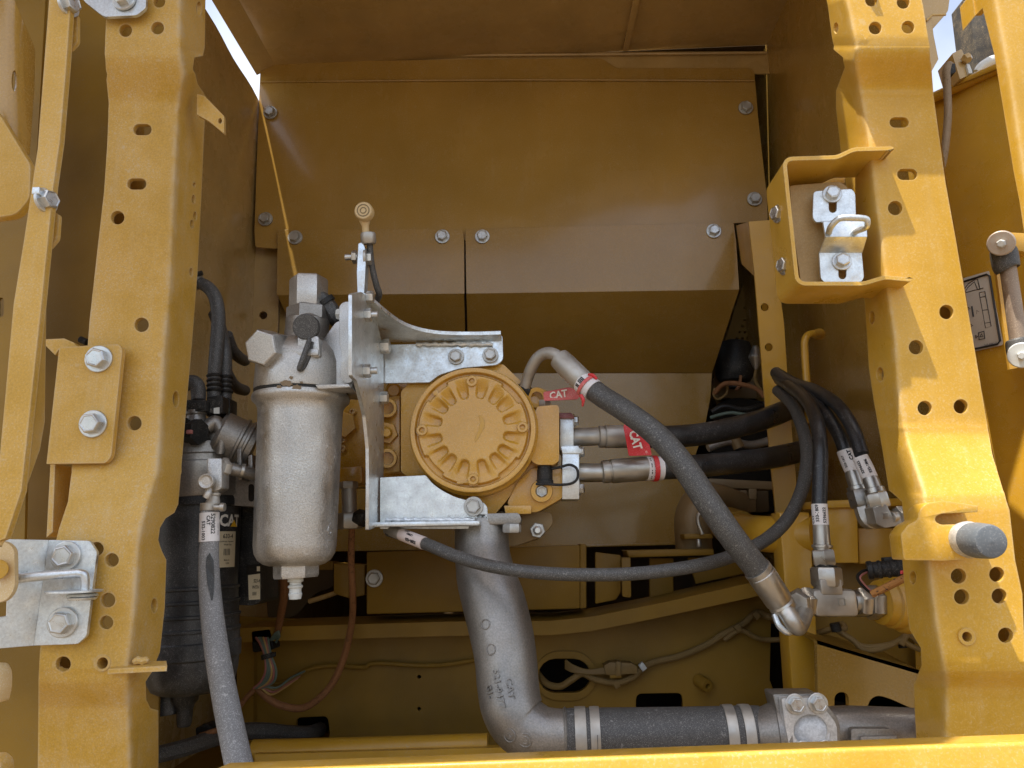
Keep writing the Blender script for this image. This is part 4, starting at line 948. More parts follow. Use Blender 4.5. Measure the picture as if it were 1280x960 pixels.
build('crimp_collar', lathe(ea, eb_, [(0, .0180), (.03, .0195), (.08, .0195), (.75, .0185), (.8, .0165), (.86, .0180), (1, .0165)], 30), 'steel', bh)
build('end_elbow', hose([(975, 753, 1.073), (984, 766, 1.066), (991, 777, 1.060), (997, 784, 1.066), (1002, 776, 1.09), (1005, 764, 1.12)], [11.5, 11, 10.5, 10, 10, 10.5], 22), 'steel', bh)
build('end_nut', lathe(P(996, 756, 1.11), P(1000, 752, 1.15), [(0, .016), (.15, .020), (.85, .020), (1, .017)], 6), 'steel', bh)
build('elbow_clip', hose([(968, 768, 1.07), (974, 782, 1.065), (984, 790, 1.065), (992, 789, 1.07)], [3.4, 4, 4, 3], 10), 'zinc', bh)

# ================================================================== TEE
te = thing('tee_fitting', 'plated steel tee on the yellow wall boss', 'fitting', P(1045, 770, 1.13))
ca = P(1000, 753, 1.13); cb_ = P(1120, 753, 1.16)
ax = (cb_ - ca).normalized()
def along(px): return ca + (cb_ - ca) * ((px - 1000) / 120.0)
build('tee_body', obox(along(1039), ax * (along(1066) - along(1012)).length / 2, Vector((0, .018, 0)), Vector((0, 0, .0185)), .006, 2), 'steel_dusty', te)
build('body_mark', flattext('O', .009, along(1046) + Vector((0, -.0182, .002)), ax, Vector((0, 0, 1)), 'steel', te, ext=.0004).data.vertices and obox(along(1040) + Vector((0, -.0181, 0)), ax * .004, Vector((0, .0004, 0)), Vector((0, 0, .0004)), 0), 'steel', te) if False else None
sq = along(1046) + Vector((0, -.0182, .002))
for dx, dz, hx, hz in ((-.0045, 0, .0006, .0050), (.0045, 0, .0006, .0050), (0, .0045, .0050, .0006), (0, -.0045, .0050, .0006)):
    build('body_mark', obox(sq + ax * dx + Vector((0, 0, dz)), ax * hx, Vector((0, .0006, 0)), Vector((0, 0, hz)), 0), 'steel', te, 0)
build('branch_neck', obox((P(1035, 738, 1.135) + P(1034, 728, 1.135)) / 2, ax * .017, Vector((0, .016, 0)), Vector((0, 0, .011)), .003), 'steel_dusty', te)
build('left_nut', hexn(along(1000), along(1013), .0215, .26), 'steel', te)
build('right_neck', cyl(along(1064), along(1072), .0150, 20), 'steel', te)
build('right_nut', hexn(along(1070), along(1083), .0215, .26), 'steel', te)
build('lock_nut', hexn(along(1083), along(1099), .0245, .10), 'steel', te)
build('branch_nut', hexn(P(1034, 733, 1.135), P(1032, 709, 1.135), .0215, .2), 'steel', te)
build('branch_ring', cyl(P(1032, 711, 1.135), P(1032, 706, 1.135), .0155, 22), 'black', te)
wb = thing('wall_boss', 'round yellow stepped boss that the tee screws into', 'boss', P(1110, 780, 1.17))
build('boss_body', lathe(along(1097), along(1130), [(0, .026), (.05, .031), (.35, .033), (.4, .036), (.7, .037), (.8, .042), (1, .044)], 36), 'paint', wb)

# ---- the three hoses dropping from the right wall
def small_hose(label, pts, r, lab, fit, nutp):
    t = thing('small_hose', label, 'hose', P(pts[-1][0], pts[-1][1], pts[-1][2]), 'black hoses dropping from the right wall')
    build('hose_body', hose(pts, r, 18), 'rubber_clean', t); return t
s1 = small_hose('black hose with a white label standing straight on the tee', [(975, 474, 1.46), (990, 484, 1.36), (1008, 500, 1.25), (1020, 524, 1.18), (1025, 556, 1.15), (1025, 600, 1.14), (1024, 636, 1.135)], [8, 8.2, 8.5, 8.8, 9, 9, 9], 0, 0, 0)
la, lb_ = P(1024, 630, 1.135), P(1026, 656, 1.135)
build('label', lathe(la, lb_, [(0, .0113), (1, .0113)], 26), 'paper', s1)
cyltext('5296622', .0065, la, lb_, .55, .0114, 'ink', s1, off=-.55, flip=True, bold=.04); cyltext('533-1809', .0065, la, lb_, .45, .0114, 'ink', s1, off=.35, flip=True, bold=.04); cyltext('CAT', .0060, la, lb_, .75, .0114, 'ink', s1, off=1.0, flip=True, bold=.04)
build('crimp_collar', lathe(P(1026, 655, 1.135), P(1028, 688, 1.135), [(0, .0108), (.1, .0112), (.6, .0118), (.78, .0122), (.8, .0145), (.9, .0145), (.91, .012), (1, .012)], 26), 'steel', s1)
build('hose_nut', hexn(P(1028, 687, 1.135), P(1031, 707, 1.135), .0165, .25), 'steel', s1)
s2 = small_hose('left of the two angled black hoses with crinkled labels', [(972, 470, 1.46), (988, 482, 1.38), (1012, 498, 1.28), (1034, 520, 1.22), (1050, 546, 1.19), (1057, 566, 1.18)], [7.5, 7.8, 8.2, 8.5, 8.6, 8.6], 0, 0, 0)
la, lb_ = P(1055, 563, 1.18), P(1066, 590, 1.175)
build('label', lathe(la, lb_, [(0, .0113), (.5, .0118), (1, .0112)], 24), 'paper', s2); cyltext('CAT', .008, la, lb_, .3, .0119, 'ink', s2, off=-.5, flip=True, bold=.06); cyltext('533-1817', .005, la, lb_, .5, .0119, 'ink', s2, off=.5, flip=True, bold=.04)
build('crimp_collar', lathe(P(1065, 588, 1.175), P(1073, 614, 1.17), [(0, .0105), (.2, .0118), (.75, .0118), (.78, .0150), (.95, .0150), (1, .013)], 26), 'steel', s2)
build('hose_nut', hexn(P(1072, 613, 1.17), P(1078, 634, 1.165), .0165, .1), 'steel', s2)
build('end_elbow', hose([(1077, 632, 1.165), (1081, 646, 1.16), (1087, 652, 1.16), (1098, 651, 1.17), (1112, 650, 1.2)], [9.5, 9.5, 10, 9.5, 9], 6), 'steel_dusty', s2)
s3 = small_hose('right of the two angled black hoses with crinkled labels', [(970, 466, 1.46), (992, 479, 1.37), (1022, 490, 1.27), (1048, 508, 1.20), (1066, 536, 1.16), (1077, 568, 1.14)], [7.5, 7.8, 8.2, 8.5, 8.6, 8.6], 0, 0, 0)
la, lb_ = P(1075, 571, 1.14), P(1088, 598, 1.135)
build('label', lathe(la, lb_, [(0, .0110), (.5, .0115), (1, .0110)], 24), 'paper', s3); cyltext('532-1806', .0055, la, lb_, .5, .0116, 'ink', s3, off=-.4, flip=True, bold=.05); cyltext('5296622', .0055, la, lb_, .45, .0116, 'ink', s3, off=.5, flip=True, bold=.05)
build('crimp_collar', lathe(P(1087, 596, 1.135), P(1095, 618, 1.13), [(0, .0105), (.2, .0115), (.65, .0115), (.68, .0145), (.95, .0145), (1, .013)], 26), 'steel', s3)
build('hose_nut', hexn(P(1094, 616, 1.13), P(1100, 635, 1.13), .0160, .2), 'steel', s3)
build('end_elbow', block(rnd([(1091, 634), (1108, 630), (1116, 646), (1132, 641), (1134, 655), (1106, 660), (1096, 655)], 2), 1.115, .03, .003), 'steel_dusty', s3)
build('elbow_mark', block(rnd([(1102, 642), (1110, 640), (1112, 647), (1104, 649)], 1), 1.114, .002, .0004), 'steel', s3)
build('elbow_neck', cyl(P(1113, 647, 1.12), P(1122, 646, 1.125), .0095, 18), 'steel', s3)
build('elbow_nut', hexn(P(1120, 646, 1.125), P(1135, 645, 1.13), .0150, .2), 'steel_dusty', s3)

# ---- the thin hose sagging across
th = thing('thin_hose', 'thin dusty hose sagging across the pipe from the zinc bracket', 'hose', P(700, 720, 1.06))
build('hose_body', hose([(486, 664, 1.17), (512, 672, 1.14), (540, 683, 1.11), (575, 697, 1.08), (620, 709, 1.06), (680, 716.5, 1.045), (740, 718.5, 1.04), (800, 716.5, 1.05), (860, 709, 1.08), (910, 697, 1.12), (955, 676, 1.17), (985, 648, 1.21), (1003, 610, 1.24), (1009, 570, 1.27), (1003, 535, 1.31), (990, 506, 1.38), (972, 488, 1.46)],
                        [6.5, 7.2, 7.6, 7.8, 7.9, 8, 8, 8, 8, 8, 8, 8, 8, 8, 7.6, 7.2, 7], 18), 'rubber', th)
la, lb_ = P(502, 668, 1.15), P(530, 679, 1.118)
build('label', lathe(la, lb_, [(0, .0092), (1, .0094)], 24), 'pinkish', th); cyltext('5280-433', .0062, la, lb_, .62, .0096, 'ink', th, off=.45, flip=True, bold=.06); cyltext('C29801', .0045, la, lb_, .5, .0096, 'ink', th, off=-.45, flip=True, bold=.05); cyltext('CAT', .0045, la, lb_, .3, .0096, 'ink', th, off=-.9, flip=True, bold=.05)
build('crimp_collar', lathe(P(484, 662, 1.175), P(503, 668.5, 1.149), [(0, .0075), (.2, .0095), (.9, .0088), (1, .0088)], 20), 'steel_dusty', th)

# ================================================================== ZINC BRACKET
zb = thing('zinc_bracket', 'zinc plated bracket with a curved gusset holding the filter to the pump', 'bracket', P(530, 660, 1.2))
YZ = 1.195
XS = P(480, 520, YZ).x
side = [(440, 367), (452, 365), (462, 373), (471, 400), (479.5, 440), (480, 520), (479.5, 596), (480, 655), (461, 663), (461.5, 600), (461, 560), (457, 520), (451, 495), (446, 476), (440, 470)]
def side_fn(x, y):
    return PX(x, y, XS)
build('side_plate', sheet(rnd(side, 2), [], side_fn, .005), 'zinc', zb)
ua = rnd([(480, 431), (560, 429), (628, 418), (629, 450), (621, 456), (600, 458), (576, 460), (548, 469), (537, 478), (480, 479)], [1, 1, 5, 5, 3, 3, 6, 6, 2, 1])
build('upper_arm', plate(ua, YZ - .001, .006), 'zinc', zb)
la_ = [(475, 597), (532, 594), (540, 604), (552, 613), (570, 622), (590, 627), (603, 627), (609, 633), (610, 652), (603, 661), (475, 661)]
build('lower_arm', plate(rnd(la_, [1, 2, 4, 8, 8, 5, 5, 4, 4, 4, 1]), YZ - .035, .006), 'zinc', zb)
# curved gusset seen from below
cur = spline([(448, 369, 1.055), (462, 374, 1.065), (480, 389, 1.09), (500, 404, 1.118), (522, 413, 1.142), (550, 418, 1.160), (590, 419, 1.172), (626, 418, 1.178)], 4)
V = []
for x, y, Y in cur:
    f = P(x, y, Y); b = Vector((f.x * .985 + .0, YZ + .002, P(x, 428, YZ).z)); V += [f, b, b + Vector((0, 0, .006)), f + Vector((0, 0, .006))]
Fc = []
for i in range(len(cur) - 1):
    for k in range(4): Fc.append([i * 4 + k, i * 4 + (k + 1) % 4, i * 4 + 4 + (k + 1) % 4, i * 4 + 4 + k])
Fc += [[0, 1, 2, 3], [len(V) - 4 + k for k in range(4)]]
build('gusset', (V, Fc), 'zinc', zb, 30)
build('weld_bead', sweep([P(520 + i * 4, 430.5 + .5 * math.sin(i * 1.9), YZ - .004) for i in range(25)], [.0035 + .0009 * math.sin(i * 2.3) for i in range(25)], 8), 'zinc', zb)
build('lower_flange', obox((P(462, 655, YZ - .065) + P(600, 653, YZ - .065)) / 2 + Vector((0, .012, -.001)), (P(600, 653, YZ - .065) - P(462, 655, YZ - .065)) / 2, Vector((0, .018, 0)), Vector((0, 0, .0035)), .0015), 'zinc', zb)
build('weld_bead', sweep([P(482 + i * 4, 650 + .5 * math.sin(i * 1.9), YZ - .040) for i in range(29)], [.0035 + .0009 * math.sin(i * 2.3) for i in range(29)], 8), 'zinc', zb)
for x, y in ((570, 446), (613, 444)): bolt(zb, P(x, y, YZ - .003), FRONT, .72, mat='bolt_dull')
bolt(zb, P(592, 633, YZ - .037), FRONT, .82, mat='bolt_dull')
EX = Vector((1, 0, 0))
def thru(x, y, Y, s=1.0):
    """nut and thread end on the right face of the side plate"""
    p = P(x, y, Y); p.x = XS + .0
    build('nut', hexn(p, p + EX * .010 * s, .0098 * s, .2), 'bolt', zb)
    build('stud', cyl(p + EX * .010 * s, p + EX * .019 * s, .0050 * s, 14), 'bolt', zb)
for x, y, Y in ((450, 394, 1.05), (448, 464, 1.05)): thru(x, y, Y)
p = P(485, 434, 1.17); build('nut', hexn(Vector((XS, 1.165, p.z)), Vector((XS + .014, 1.165, p.z)), .012, .3), 'bolt', zb)
p = P(480, 498, 1.17); build('nut', hexn(Vector((XS, 1.165, p.z)), Vector((XS + .012, 1.165, p.z)), .010, .3), 'bolt', zb)
build('nut', hexn(Vector((XS + .0, 1.06, P(452, 372, 1.06).z)), Vector((XS + .010, 1.06, P(452, 372, 1.06).z)), .0095, .3), 'bolt', zb)
# sampling knob on its upright strap
kb = thing('push_knob', 'cream push knob on a strap above the zinc bracket', 'knob', P(455, 368, 1.1))
YK = 1.07
build('knob_strap', plate(rnd([(448, 304), (454, 303), (456, 310), (457, 330), (455, 368), (447, 368), (446, 340)], 2), YK, .022), 'zinc', kb)
a, b = P(455.5, 266, YK), P(456.5, 288, YK + .01)
ka = P(455.5, 265, YK - .012); kd = Vector((0, -1, -.12)).normalized()
build('knob_head', lathe(ka - kd * .012, ka + kd * .008, [(0, .008), (.3, .0140), (.85, .0142), (1, .0125)], 28), 'cream', kb)
build('knob_ring', lathe(ka + kd * .0078, ka + kd * .0086, [(0, .0095), (1, .0095), (1, .0082), (0, .0082), (0, .0095)], 28), 'cream_dark', kb)
build('knob_ring', lathe(ka + kd * .0078, ka + kd * .0086, [(0, .0050), (1, .0050), (1, .0038), (0, .0038), (0, .0050)], 20), 'cream_dark', kb)
build('knob_ring', obox(ka + kd * .0082 + Vector((.001, 0, .0095)), Vector((.0016, 0, 0)), Vector((0, .0005, 0)), Vector((0, 0, .0008)), 0), 'cream_dark', kb, 0)
build('knob_neck', lathe(P(456, 276, YK), P(458, 298, YK + .004), [(0, .0085), (.3, .0056), (.8, .0054), (1, .0058)], 18), 'cream', kb)
build('stem_clip', lathe(P(460, 291, YK), P(461, 305, YK + .004), [(0, .0105), (.15, .0115), (.85, .0115), (1, .0100)], 20), 'steel_dusty', kb)
build('knob_rod', hose([(462, 296, YK + .006), (463, 315, YK + .01), (466, 338, YK + .02), (471, 358, YK + .03), (474, 368, YK + .04), (470, 378, YK + .06), (467, 388, YK + .08)], [4.4, 4, 4, 4.2, 4.2, 4.2, 4], 14), 'rubber', kb)
p = P(447, 321, YK + .011)
build('knob_bolt', cyl(p + Vector((-.019, 0, 0)), p, .0048, 14), 'bolt', kb); build('knob_nut', hexn(p + Vector((-.008, 0, 0)), p + Vector((-.001, 0, 0)), .0105, .3), 'bolt', kb)
p = P(456, 323, YK + .011)
build('knob_washer', cyl(p, p + EX * .004, .0145, 22), 'steel_dusty', kb); build('knob_nut', hexn(p + EX * .003, p + EX * .011, .0105, .2), 'bolt', kb)

# ================================================================== SILVER FILTER
sf = thing('pilot_filter', 'dusty silver canister filter with a cast head, left of the pump', 'filter', P(370, 720, 1.1))
YF = 1.085
ta, tb = P(376.5, 502, YF), P(368, 704, YF); kf = mpp(YF)
def fprof(items, y0=502., y1=704.):
    return [((y - y0) / (y1 - y0), r * kf) for y, r in items]
build('bowl', lathe(ta, tb, fprof([(494, 52), (494.5, 60), (499, 61.5), (503, 60.5), (507, 56), (512, 53.5), (520, 52.6), (600, 51.2), (682, 50), (692, 48.5), (700, 44), (705, 37), (707, 30), (708, 0)]), 56), 'alu', sf, 45)
build('head_seal', lathe(ta, tb, fprof([(489, 59), (495, 59)]), 48), 'black', sf)
build('drain_hex', lathe(P(370, 703, YF), P(370, 722.5, YF), [(0, 27.5 * kf), (.82, 27.5 * kf), (1, 26 * kf)], 6, .35), 'alu', sf, 25)
dn = [(722, 9), (724, 9.5), (727, 9.5), (728, 7), (731, 7), (732, 9), (734, 9), (736, 7.2), (741, 7.4), (742, 8.2), (744, 8), (749, 7), (749.5, 4)]
build('drain_nozzle', lathe(P(369.5, 722, YF), P(369, 749, YF), [((y - 722) / 27, r * kf) for y, r in dn], 22), 'cream', sf) if False else build('drain_nozzle', lathe(P(369.5, 722, YF), P(369, 749, YF), [((y - 722) / 27, r * kf) for y, r in dn], 22), 'clear', sf)
# raised casting marks on the bowl
for s, sz, yy, off in (('V', .017, 575, .95), ('L', .009, 590, .9), ('6', .024, 664, .92), ('---', .008, 646, .92), ('---', .008, 678, .92)):
    tt = (yy - 502) / (704 - 502.); cyltext(s, sz, ta, tb, tt, (51.5 - (yy - 520) * .009) * kf - .0002, 'alu', sf, off=off, across=True, flip=True, bold=.01, ext=.0009, name='cast_mark')
build('cast_seam', sweep([ta + (tb - ta) * (.10 + .8 * i / 8) + (lambda n, w: (n * math.cos(-.62) + w * math.sin(-.62)) * (52.2 - 2.2 * i / 8) * kf)((CAM - ta - (tb - ta).normalized() * (CAM - ta).dot((tb - ta).normalized())).normalized(), Vector((1, 0, 0))) for i in range(9)], .0007, 6), 'alu', sf)
# head casting
build('head_body', lathe(P(381, 428, YF), P(378, 491, YF), [(0, 36 * kf), (.06, 44 * kf), (.16, 50 * kf), (.3, 56 * kf), (.5, 59.5 * kf), (.93, 60.5 * kf), (1, 59.5 * kf)], 48), 'alu', sf)
build('head_turret', lathe(P(385, 398, YF), P(382, 440, YF), [(0, 25 * kf), (.08, 28 * kf), (.9, 29 * kf), (1, 31 * kf)], 36), 'alu_pipe', sf)
build('turret_collar', lathe(P(386, 384, YF), P(385.5, 402, YF), [(0, 24 * kf), (.15, 28.5 * kf), (1, 28.5 * kf)], 6, .12), 'alu_pipe', sf, 25)
build('turret_nut', hexn(P(386, 348, YF), P(385.5, 388, YF), 25 * kf, .33, ch=.09), 'alu', sf)
build('head_wedge', block(rnd([(404, 424), (420, 402), (440, 398), (440, 486), (412, 484)], 4), YF - .035, .09, .008, 3), 'alu', sf)
build('port_rib', block(rnd([(352, 436), (398, 436), (398, 444), (352, 444)], 2), YF - .066, .05, .003), 'alu', sf)
build('port_boss', block(rnd([(372, 420), (398, 420), (400, 446), (372, 446)], 3), YF - .062, .05, .004), 'alu', sf)
build('mount_pad', block(rnd([(424, 382), (430, 377), (441, 377), (441, 477), (432, 480), (425, 470), (427, 440), (424, 430)], 4), YF - .045, .09, .004, 3), 'alu', sf)
for x, y in ((424, 393), (421, 465)):
    p = P(x, y, YF - .020); build('mount_bolt', lathe(p + EX * .006, p - EX * .004, [(0, .009), (.7, .009), (1, .0075)], 6, .3), 'clear', sf, 25)
build('head_lip', block(rnd([(394, 481), (436, 480), (438, 484), (398, 486)], 1), YF - .062, .04, .002), 'alu', sf)
# plugs and caps
pa, pb = P(346, 437, YF - .035), P(325, 434.5, YF - .075)
build('plug_neck', lathe(P(352, 440, YF - .02), pa, [(0, .024), (1, .0225)], 28), 'alu', sf)
build('hex_plug', lathe(pa, pb, [(0, .0245), (.1, .0275), (.88, .0275), (.98, .0255), (1, .0235)], 6, .15), 'alu', sf, 25)
ca, cb_ = P(386, 410, YF - .035), P(382, 408.5, YF - .068)
build('port_cap', lathe(ca, cb_, [(0, .0150), (.45, .0150), (.5, .0185), (.9, .0185), (1, .0172)], 30), 'rubber', sf)
build('cap_strap', hose([(387, 424, YF - .066), (383, 436, YF - .072), (378, 450, YF - .075), (374, 461, YF - .074), (379, 459, YF - .066), (386, 444, YF - .062), (391, 428, YF - .06)], [3, 3.6, 3.6, 3.2, 3.4, 3.4, 3], 8), 'rubber', sf)
build('side_elbow', hose([(398, 372, YF), (410, 384, YF + .005), (418, 396, YF + .01), (426, 402, YF + .03)], [13, 12.5, 11.5, 11], 6), 'rubber', sf, 25)
build('elbow_ring', lathe(P(404, 376, YF + .001), P(408, 381, YF + .003), [(0, .0165), (1, .0165)], 24), 'black', sf)
axf = (P(378, 491, YF) - P(381, 428, YF)).normalized(); of = P(380, 460, YF)
def on_head(x, y):
    d = ray(x, y); q = CAM - of; dp = d - axf * d.dot(axf); qp = q - axf * q.dot(axf); A_ = dp.dot(dp); B_ = 2 * dp.dot(qp); C_ = qp.dot(qp) - (60.9 * kf) ** 2
    return CAM + d * ((-B_ - math.sqrt(B_ * B_ - 4 * A_ * C_)) / (2 * A_))
for cx, cy, rx, ry, sd2 in ((358, 479, 9, 5, 1), (370, 484, 7, 4, 5), (349, 484, 4, 3, 9), (364, 472, 3, 2.5, 14), (377, 478, 2.5, 2, 21)):
    rg = random.Random(sd2); lp = [(cx + rx * (.55 + .6 * rg.random()) * math.cos(q * .3927), cy + ry * (.55 + .6 * rg.random()) * math.sin(q * .3927)) for q in range(16)]
    quad([on_head(x, y) for x, y in lp], 'smudge', sf, 'dirt_patch')

# ================================================================== BLACK FUEL FILTER AND ITS HEAD (behind the left post)
ff = thing('fuel_filter', 'tall dusty black canister with ribs and printed label, behind the left post', 'filter', P(245, 865, 1.1))
YQ = 1.15; kq = mpp(YQ)
qa, qb = P(249, 632, YQ), P(239, 866, YQ)
pr = [(632, 48), (634, 50), (735, 49), (736, 51.5), (739, 51.5), (740, 50), (752, 50), (753, 52.5), (756, 52.5), (757, 51), (769, 51), (770, 53.5), (773, 53.5), (774, 52), (786, 52), (787, 54), (790, 54), (791, 53), (802, 53), (804, 55), (822, 55), (824, 53), (838, 52), (852, 49), (860, 45), (864, 38), (866, 0)]
build('canister', lathe(qa, qb, [((y - 632) / 234., r * kq) for y, r in pr], 56), 'canister', ff, 40)
build('head_ring', lathe(P(249.5, 622, YQ), P(249, 634, YQ), [(0, 52 * kq), (.4, 54 * kq), (1, 54 * kq)], 48), 'black', ff)
rq = 50.2 * kq
cyltext('CAT', .0235, qa, qb, (654 - 632) / 234., rq, 'ink_white', ff, off=.83, across=True, flip=True, bold=.035, sx=.9)
def cpatch(a, b, t0, t1, g0, g1, r, mat, parent, name, n=8):
    a, b = Vector(a), Vector(b); d = (b - a).normalized(); V = []
    for i in range(n + 1):
        for t in (t0, t1):
            c = a + (b - a) * t; nn = CAM - c; nn = (nn - d * nn.dot(d)).normalized(); w = nn.cross(d) * -1; g = g0 + (g1 - g0) * i / n
            V.append(c + (nn * math.cos(g) + w * math.sin(g)) * r)
    return rawbuild(name, V, [[2 * i, 2 * i + 1, 2 * i + 3, 2 * i + 2] for i in range(n)], mat, parent)
sgn = 1 if (lambda d, n: (d.cross(n) * -1).x)((qb - qa).normalized(), (CAM - qa).normalized()) < 0 else 1
def right_sign(a, b):
    d = (b - a).normalized(); n = CAM - a; n = (n - d * n.dot(d)).normalized(); w = n.cross(d) * -1
    return 1 if w.x > 0 else -1
sg = right_sign(qa, qb)
cpatch(qa, qb, (668 - 632) / 234., (713 - 632) / 234., sg * .36, sg * 1.02, rq + .0002, 'paper_old', ff, 'label')
for s, sz, yy, off in (('633-4', .0085, 674, .75), ('Fuel/Water Separator', .0030, 681, .72), ('Water Sep', .0034, 685, .74), ('|||||', .010, 694, .72), ('Made in', .0032, 704, .72), ('USA', .0036, 708, .75)):
    cyltext(s, sz, qa, qb, (yy - 632) / 234., rq + .0004, 'ink', ff, off=off, across=True, flip=True, bold=.02)
tri = [(g, y) for g, y in ((.80, 662), (.93, 653), (1.06, 662))]
def cpt(a, b, t, g, r):
    d = (b - a).normalized(); c = a + (b - a) * t; n = CAM - c; n = (n - d * n.dot(d)).normalized(); w = n.cross(d) * -1
    return c + (n * math.cos(g) + w * math.sin(g)) * r
quad([cpt(qa, qb, (y - 632) / 234., sg * g, rq + .0006) for g, y in tri], 'ink_yellow', ff, 'triangle_mark')
build('drain_valve', cyl(P(209, 860, YQ), P(209, 893, YQ), .0145, 20), 'canister', ff)
build('water_sensor', lathe(P(232, 862, YQ), P(230, 908, YQ), [(0, .020), (.3, .018), (.42, .013), (.5, .0125), (.52, .0115), (.9, .0105), (1, .009)], 20), 'black', ff)
hd = thing('filter_head', 'cast aluminium filter head over the black canister, behind the left post edge', 'filter head', P(255, 630, 1.1))
build('head_drum', lathe(P(250, 555, YQ), P(249.5, 624, YQ), [(0, 40 * kq), (.05, 52 * kq), (.25, 53 * kq), (.27, 51 * kq), (.38, 51 * kq), (.4, 55 * kq), (.95, 55 * kq), (1, 53 * kq)], 48), 'alu_pipe', hd)
build('head_top', block(rnd([(226, 528), (262, 522), (274, 530), (274, 560), (226, 562)], 5), YQ - .045, .09, .006, 3), 'alu_pipe', hd)
build('head_arch', hose([(258, 535, YQ - .055), (270, 528, YQ - .05), (277, 545, YQ - .05), (275, 568, YQ - .05)], [8, 9, 7, 5], 14), 'alu_pipe', hd)
build('pump_barrel', lathe(P(272, 540, YQ - .03), P(318, 560, YQ - .01), [(0, .030), (.1, .034), (.55, .034), (.57, .037), (.63, .037), (.65, .034), (.72, .034), (.74, .037), (.80, .037), (.82, .035), (.97, .034), (1, .028)], 32), 'alu_pipe', hd)
build('head_fin', block(rnd([(296, 562), (301, 560), (302, 600), (297, 600)], 1), YQ - .05, .05, .002), 'alu_pipe', hd)
build('head_fin', block(rnd([(310, 570), (315, 568), (316, 600), (311, 600)], 1), YQ - .05, .05, .002), 'alu_pipe', hd)
build('head_bracket', block(rnd([(274, 590), (322, 590), (322, 634), (268, 630)], 3), YQ - .02, .05, .004), 'alu_pipe', hd)
build('head_slot_shade', plate(slot(314, 616, 7, 22), YQ - .0205, .002), 'dark', hd)  # flat plate coloured dark as the shade inside a slot
build('bleed_tube', hose([(280, 584, YQ - .065), (296, 588, YQ - .062), (324, 594, YQ - .04)], [8, 8, 8], 16), 'alu_pipe', hd)
build('tube_nut', hexn(P(276, 584, YQ - .067), P(285, 585, YQ - .064), .0145, .2), 'steel_dusty', hd)
build('tube_clip', lathe(P(301, 588, YQ - .06), P(305, 589, YQ - .058), [(0, .0105), (1, .0105)], 18), 'steel', hd)
build('sensor_plug', lathe(P(226, 540, YQ - .06), P(250, 540, YQ - .075), [(0, .014), (.4, .016), (.6, .016), (.62, .019), (1, .019)], 6), 'black', hd, 25)
build('sensor_wires', hose([(224, 530, YQ - .07), (232, 527, YQ - .072), (236, 538, YQ - .075), (230, 545, YQ - .07)], [4, 5, 5, 4], 10), 'dark', hd)
build('red_clip', obox(P(237, 540, YQ - .09), Vector((.004, 0, 0)), Vector((0, .003, 0)), Vector((0, 0, .003)), .001), 'wire_red', hd)
# second filter further right
sf2 = thing('second_filter', 'black square shouldered filter with a cream label, beside the silver filter', 'filter', P(309, 755, 1.2))
build('filter_body', block(rnd([(290, 634), (326, 634), (326, 752), (316, 757), (290, 756)], [2, 2, 4, 3, 2]), YQ + .04, .08, .012, 3), 'black', sf2)
build('filter_collar', block(rnd([(288, 626), (328, 626), (328, 640), (288, 640)], 2), YQ + .035, .08, .004), 'black', sf2)
build('label', plate([(310, 719), (325, 717), (325, 749), (311, 750)], YQ + .0392, .0006), 'paper_old', sf2)
build('label', plate([(321, 708), (325, 708), (325, 714), (321, 714)], YQ + .0392, .0006), 'paper_old', sf2)
build('label_panel', plate([(308, 706), (326, 705), (326, 717), (308, 718)], YQ + .0396, .0006), 'dark', sf2)
for i, s in enumerate(('523-4', 'WITH', '|||||')):
    flattext(s, .007, P(321 - i * 1.5, 726 + i * 8, YQ + .0385), Vector((0, 0, -1)) if i == 2 else Vector((1, 0, 0)), Vector((1, 0, 0)) if i == 2 else Vector((0, 0, 1)), 'ink', sf2, bold=.02, sx=.6)

# drain cock and dusty drain hose in front of the canister
dh = thing('drain_hose', 'dust coated grey drain hose hanging in front of the black canister', 'hose', P(290, 958, 1.0))
YD = 1.03
build('hose_body', hose([(262, 634, YD), (262, 670, YD), (261, 700, YD), (263, 745, YD), (269, 800, YD - .01), (279, 860, YD - .02), (291, 920, YD - .04), (303, 975, YD - .06)], [10.8, 11.2, 12, 13, 14, 14.8, 15.4, 16], 26), 'rubber_very', dh)
la, lb_ = P(262, 641, YD), P(261.5, 677, YD)
build('label', lathe(la, lb_, [(0, .0128), (1, .0132)], 28), 'paper', dh)
cyltext('5290822', .0078, la, lb_, .40, .0134, 'ink', dh, off=-.35 if False else .35, bold=.02); cyltext('CAT', .0065, la, lb_, .28, .0134, 'ink', dh, off=-.1, bold=.03); cyltext('532-1003', .0068, la, lb_, .62, .0134, 'ink', dh, off=-.6, bold=.02); cyltext('---- ----', .0055, la, lb_, .6, .0134, 'ink', dh, off=.95, bold=.02)
tp_ = [(258, 697), (262, 691), (267, 700), (268, 722), (267, 742), (265, 757), (263, 746), (259, 728), (257, 708)]
hx = (P(262, 692, YD), P(264, 758, YD))
def on_hose(x, y):
    d = ray(x, y); a = hx[0]; ax_ = (hx[1] - a).normalized(); q = CAM - a; dp = d - ax_ * d.dot(ax_); qp = q - ax_ * q.dot(ax_); rr = (12.0 + (y - 692) / 66 * 1.5) * mpp(YD) + .0006
    A_ = dp.dot(dp); B_ = 2 * dp.dot(qp); C_ = qp.dot(qp) - rr * rr; D_ = max(0, B_ * B_ - 4 * A_ * C_); return CAM + d * ((-B_ - math.sqrt(D_)) / (2 * A_))
quad([on_hose(x, y) for x, y in tp_], 'rubber_clean', dh, 'rubbed_patch')
build('hose_clamp', lathe(P(263, 629, YD), P(262.5, 638, YD), [(0, .0120), (0, .0130), (1, .0130), (1, .0120)], 28), 'steel_dusty', dh)
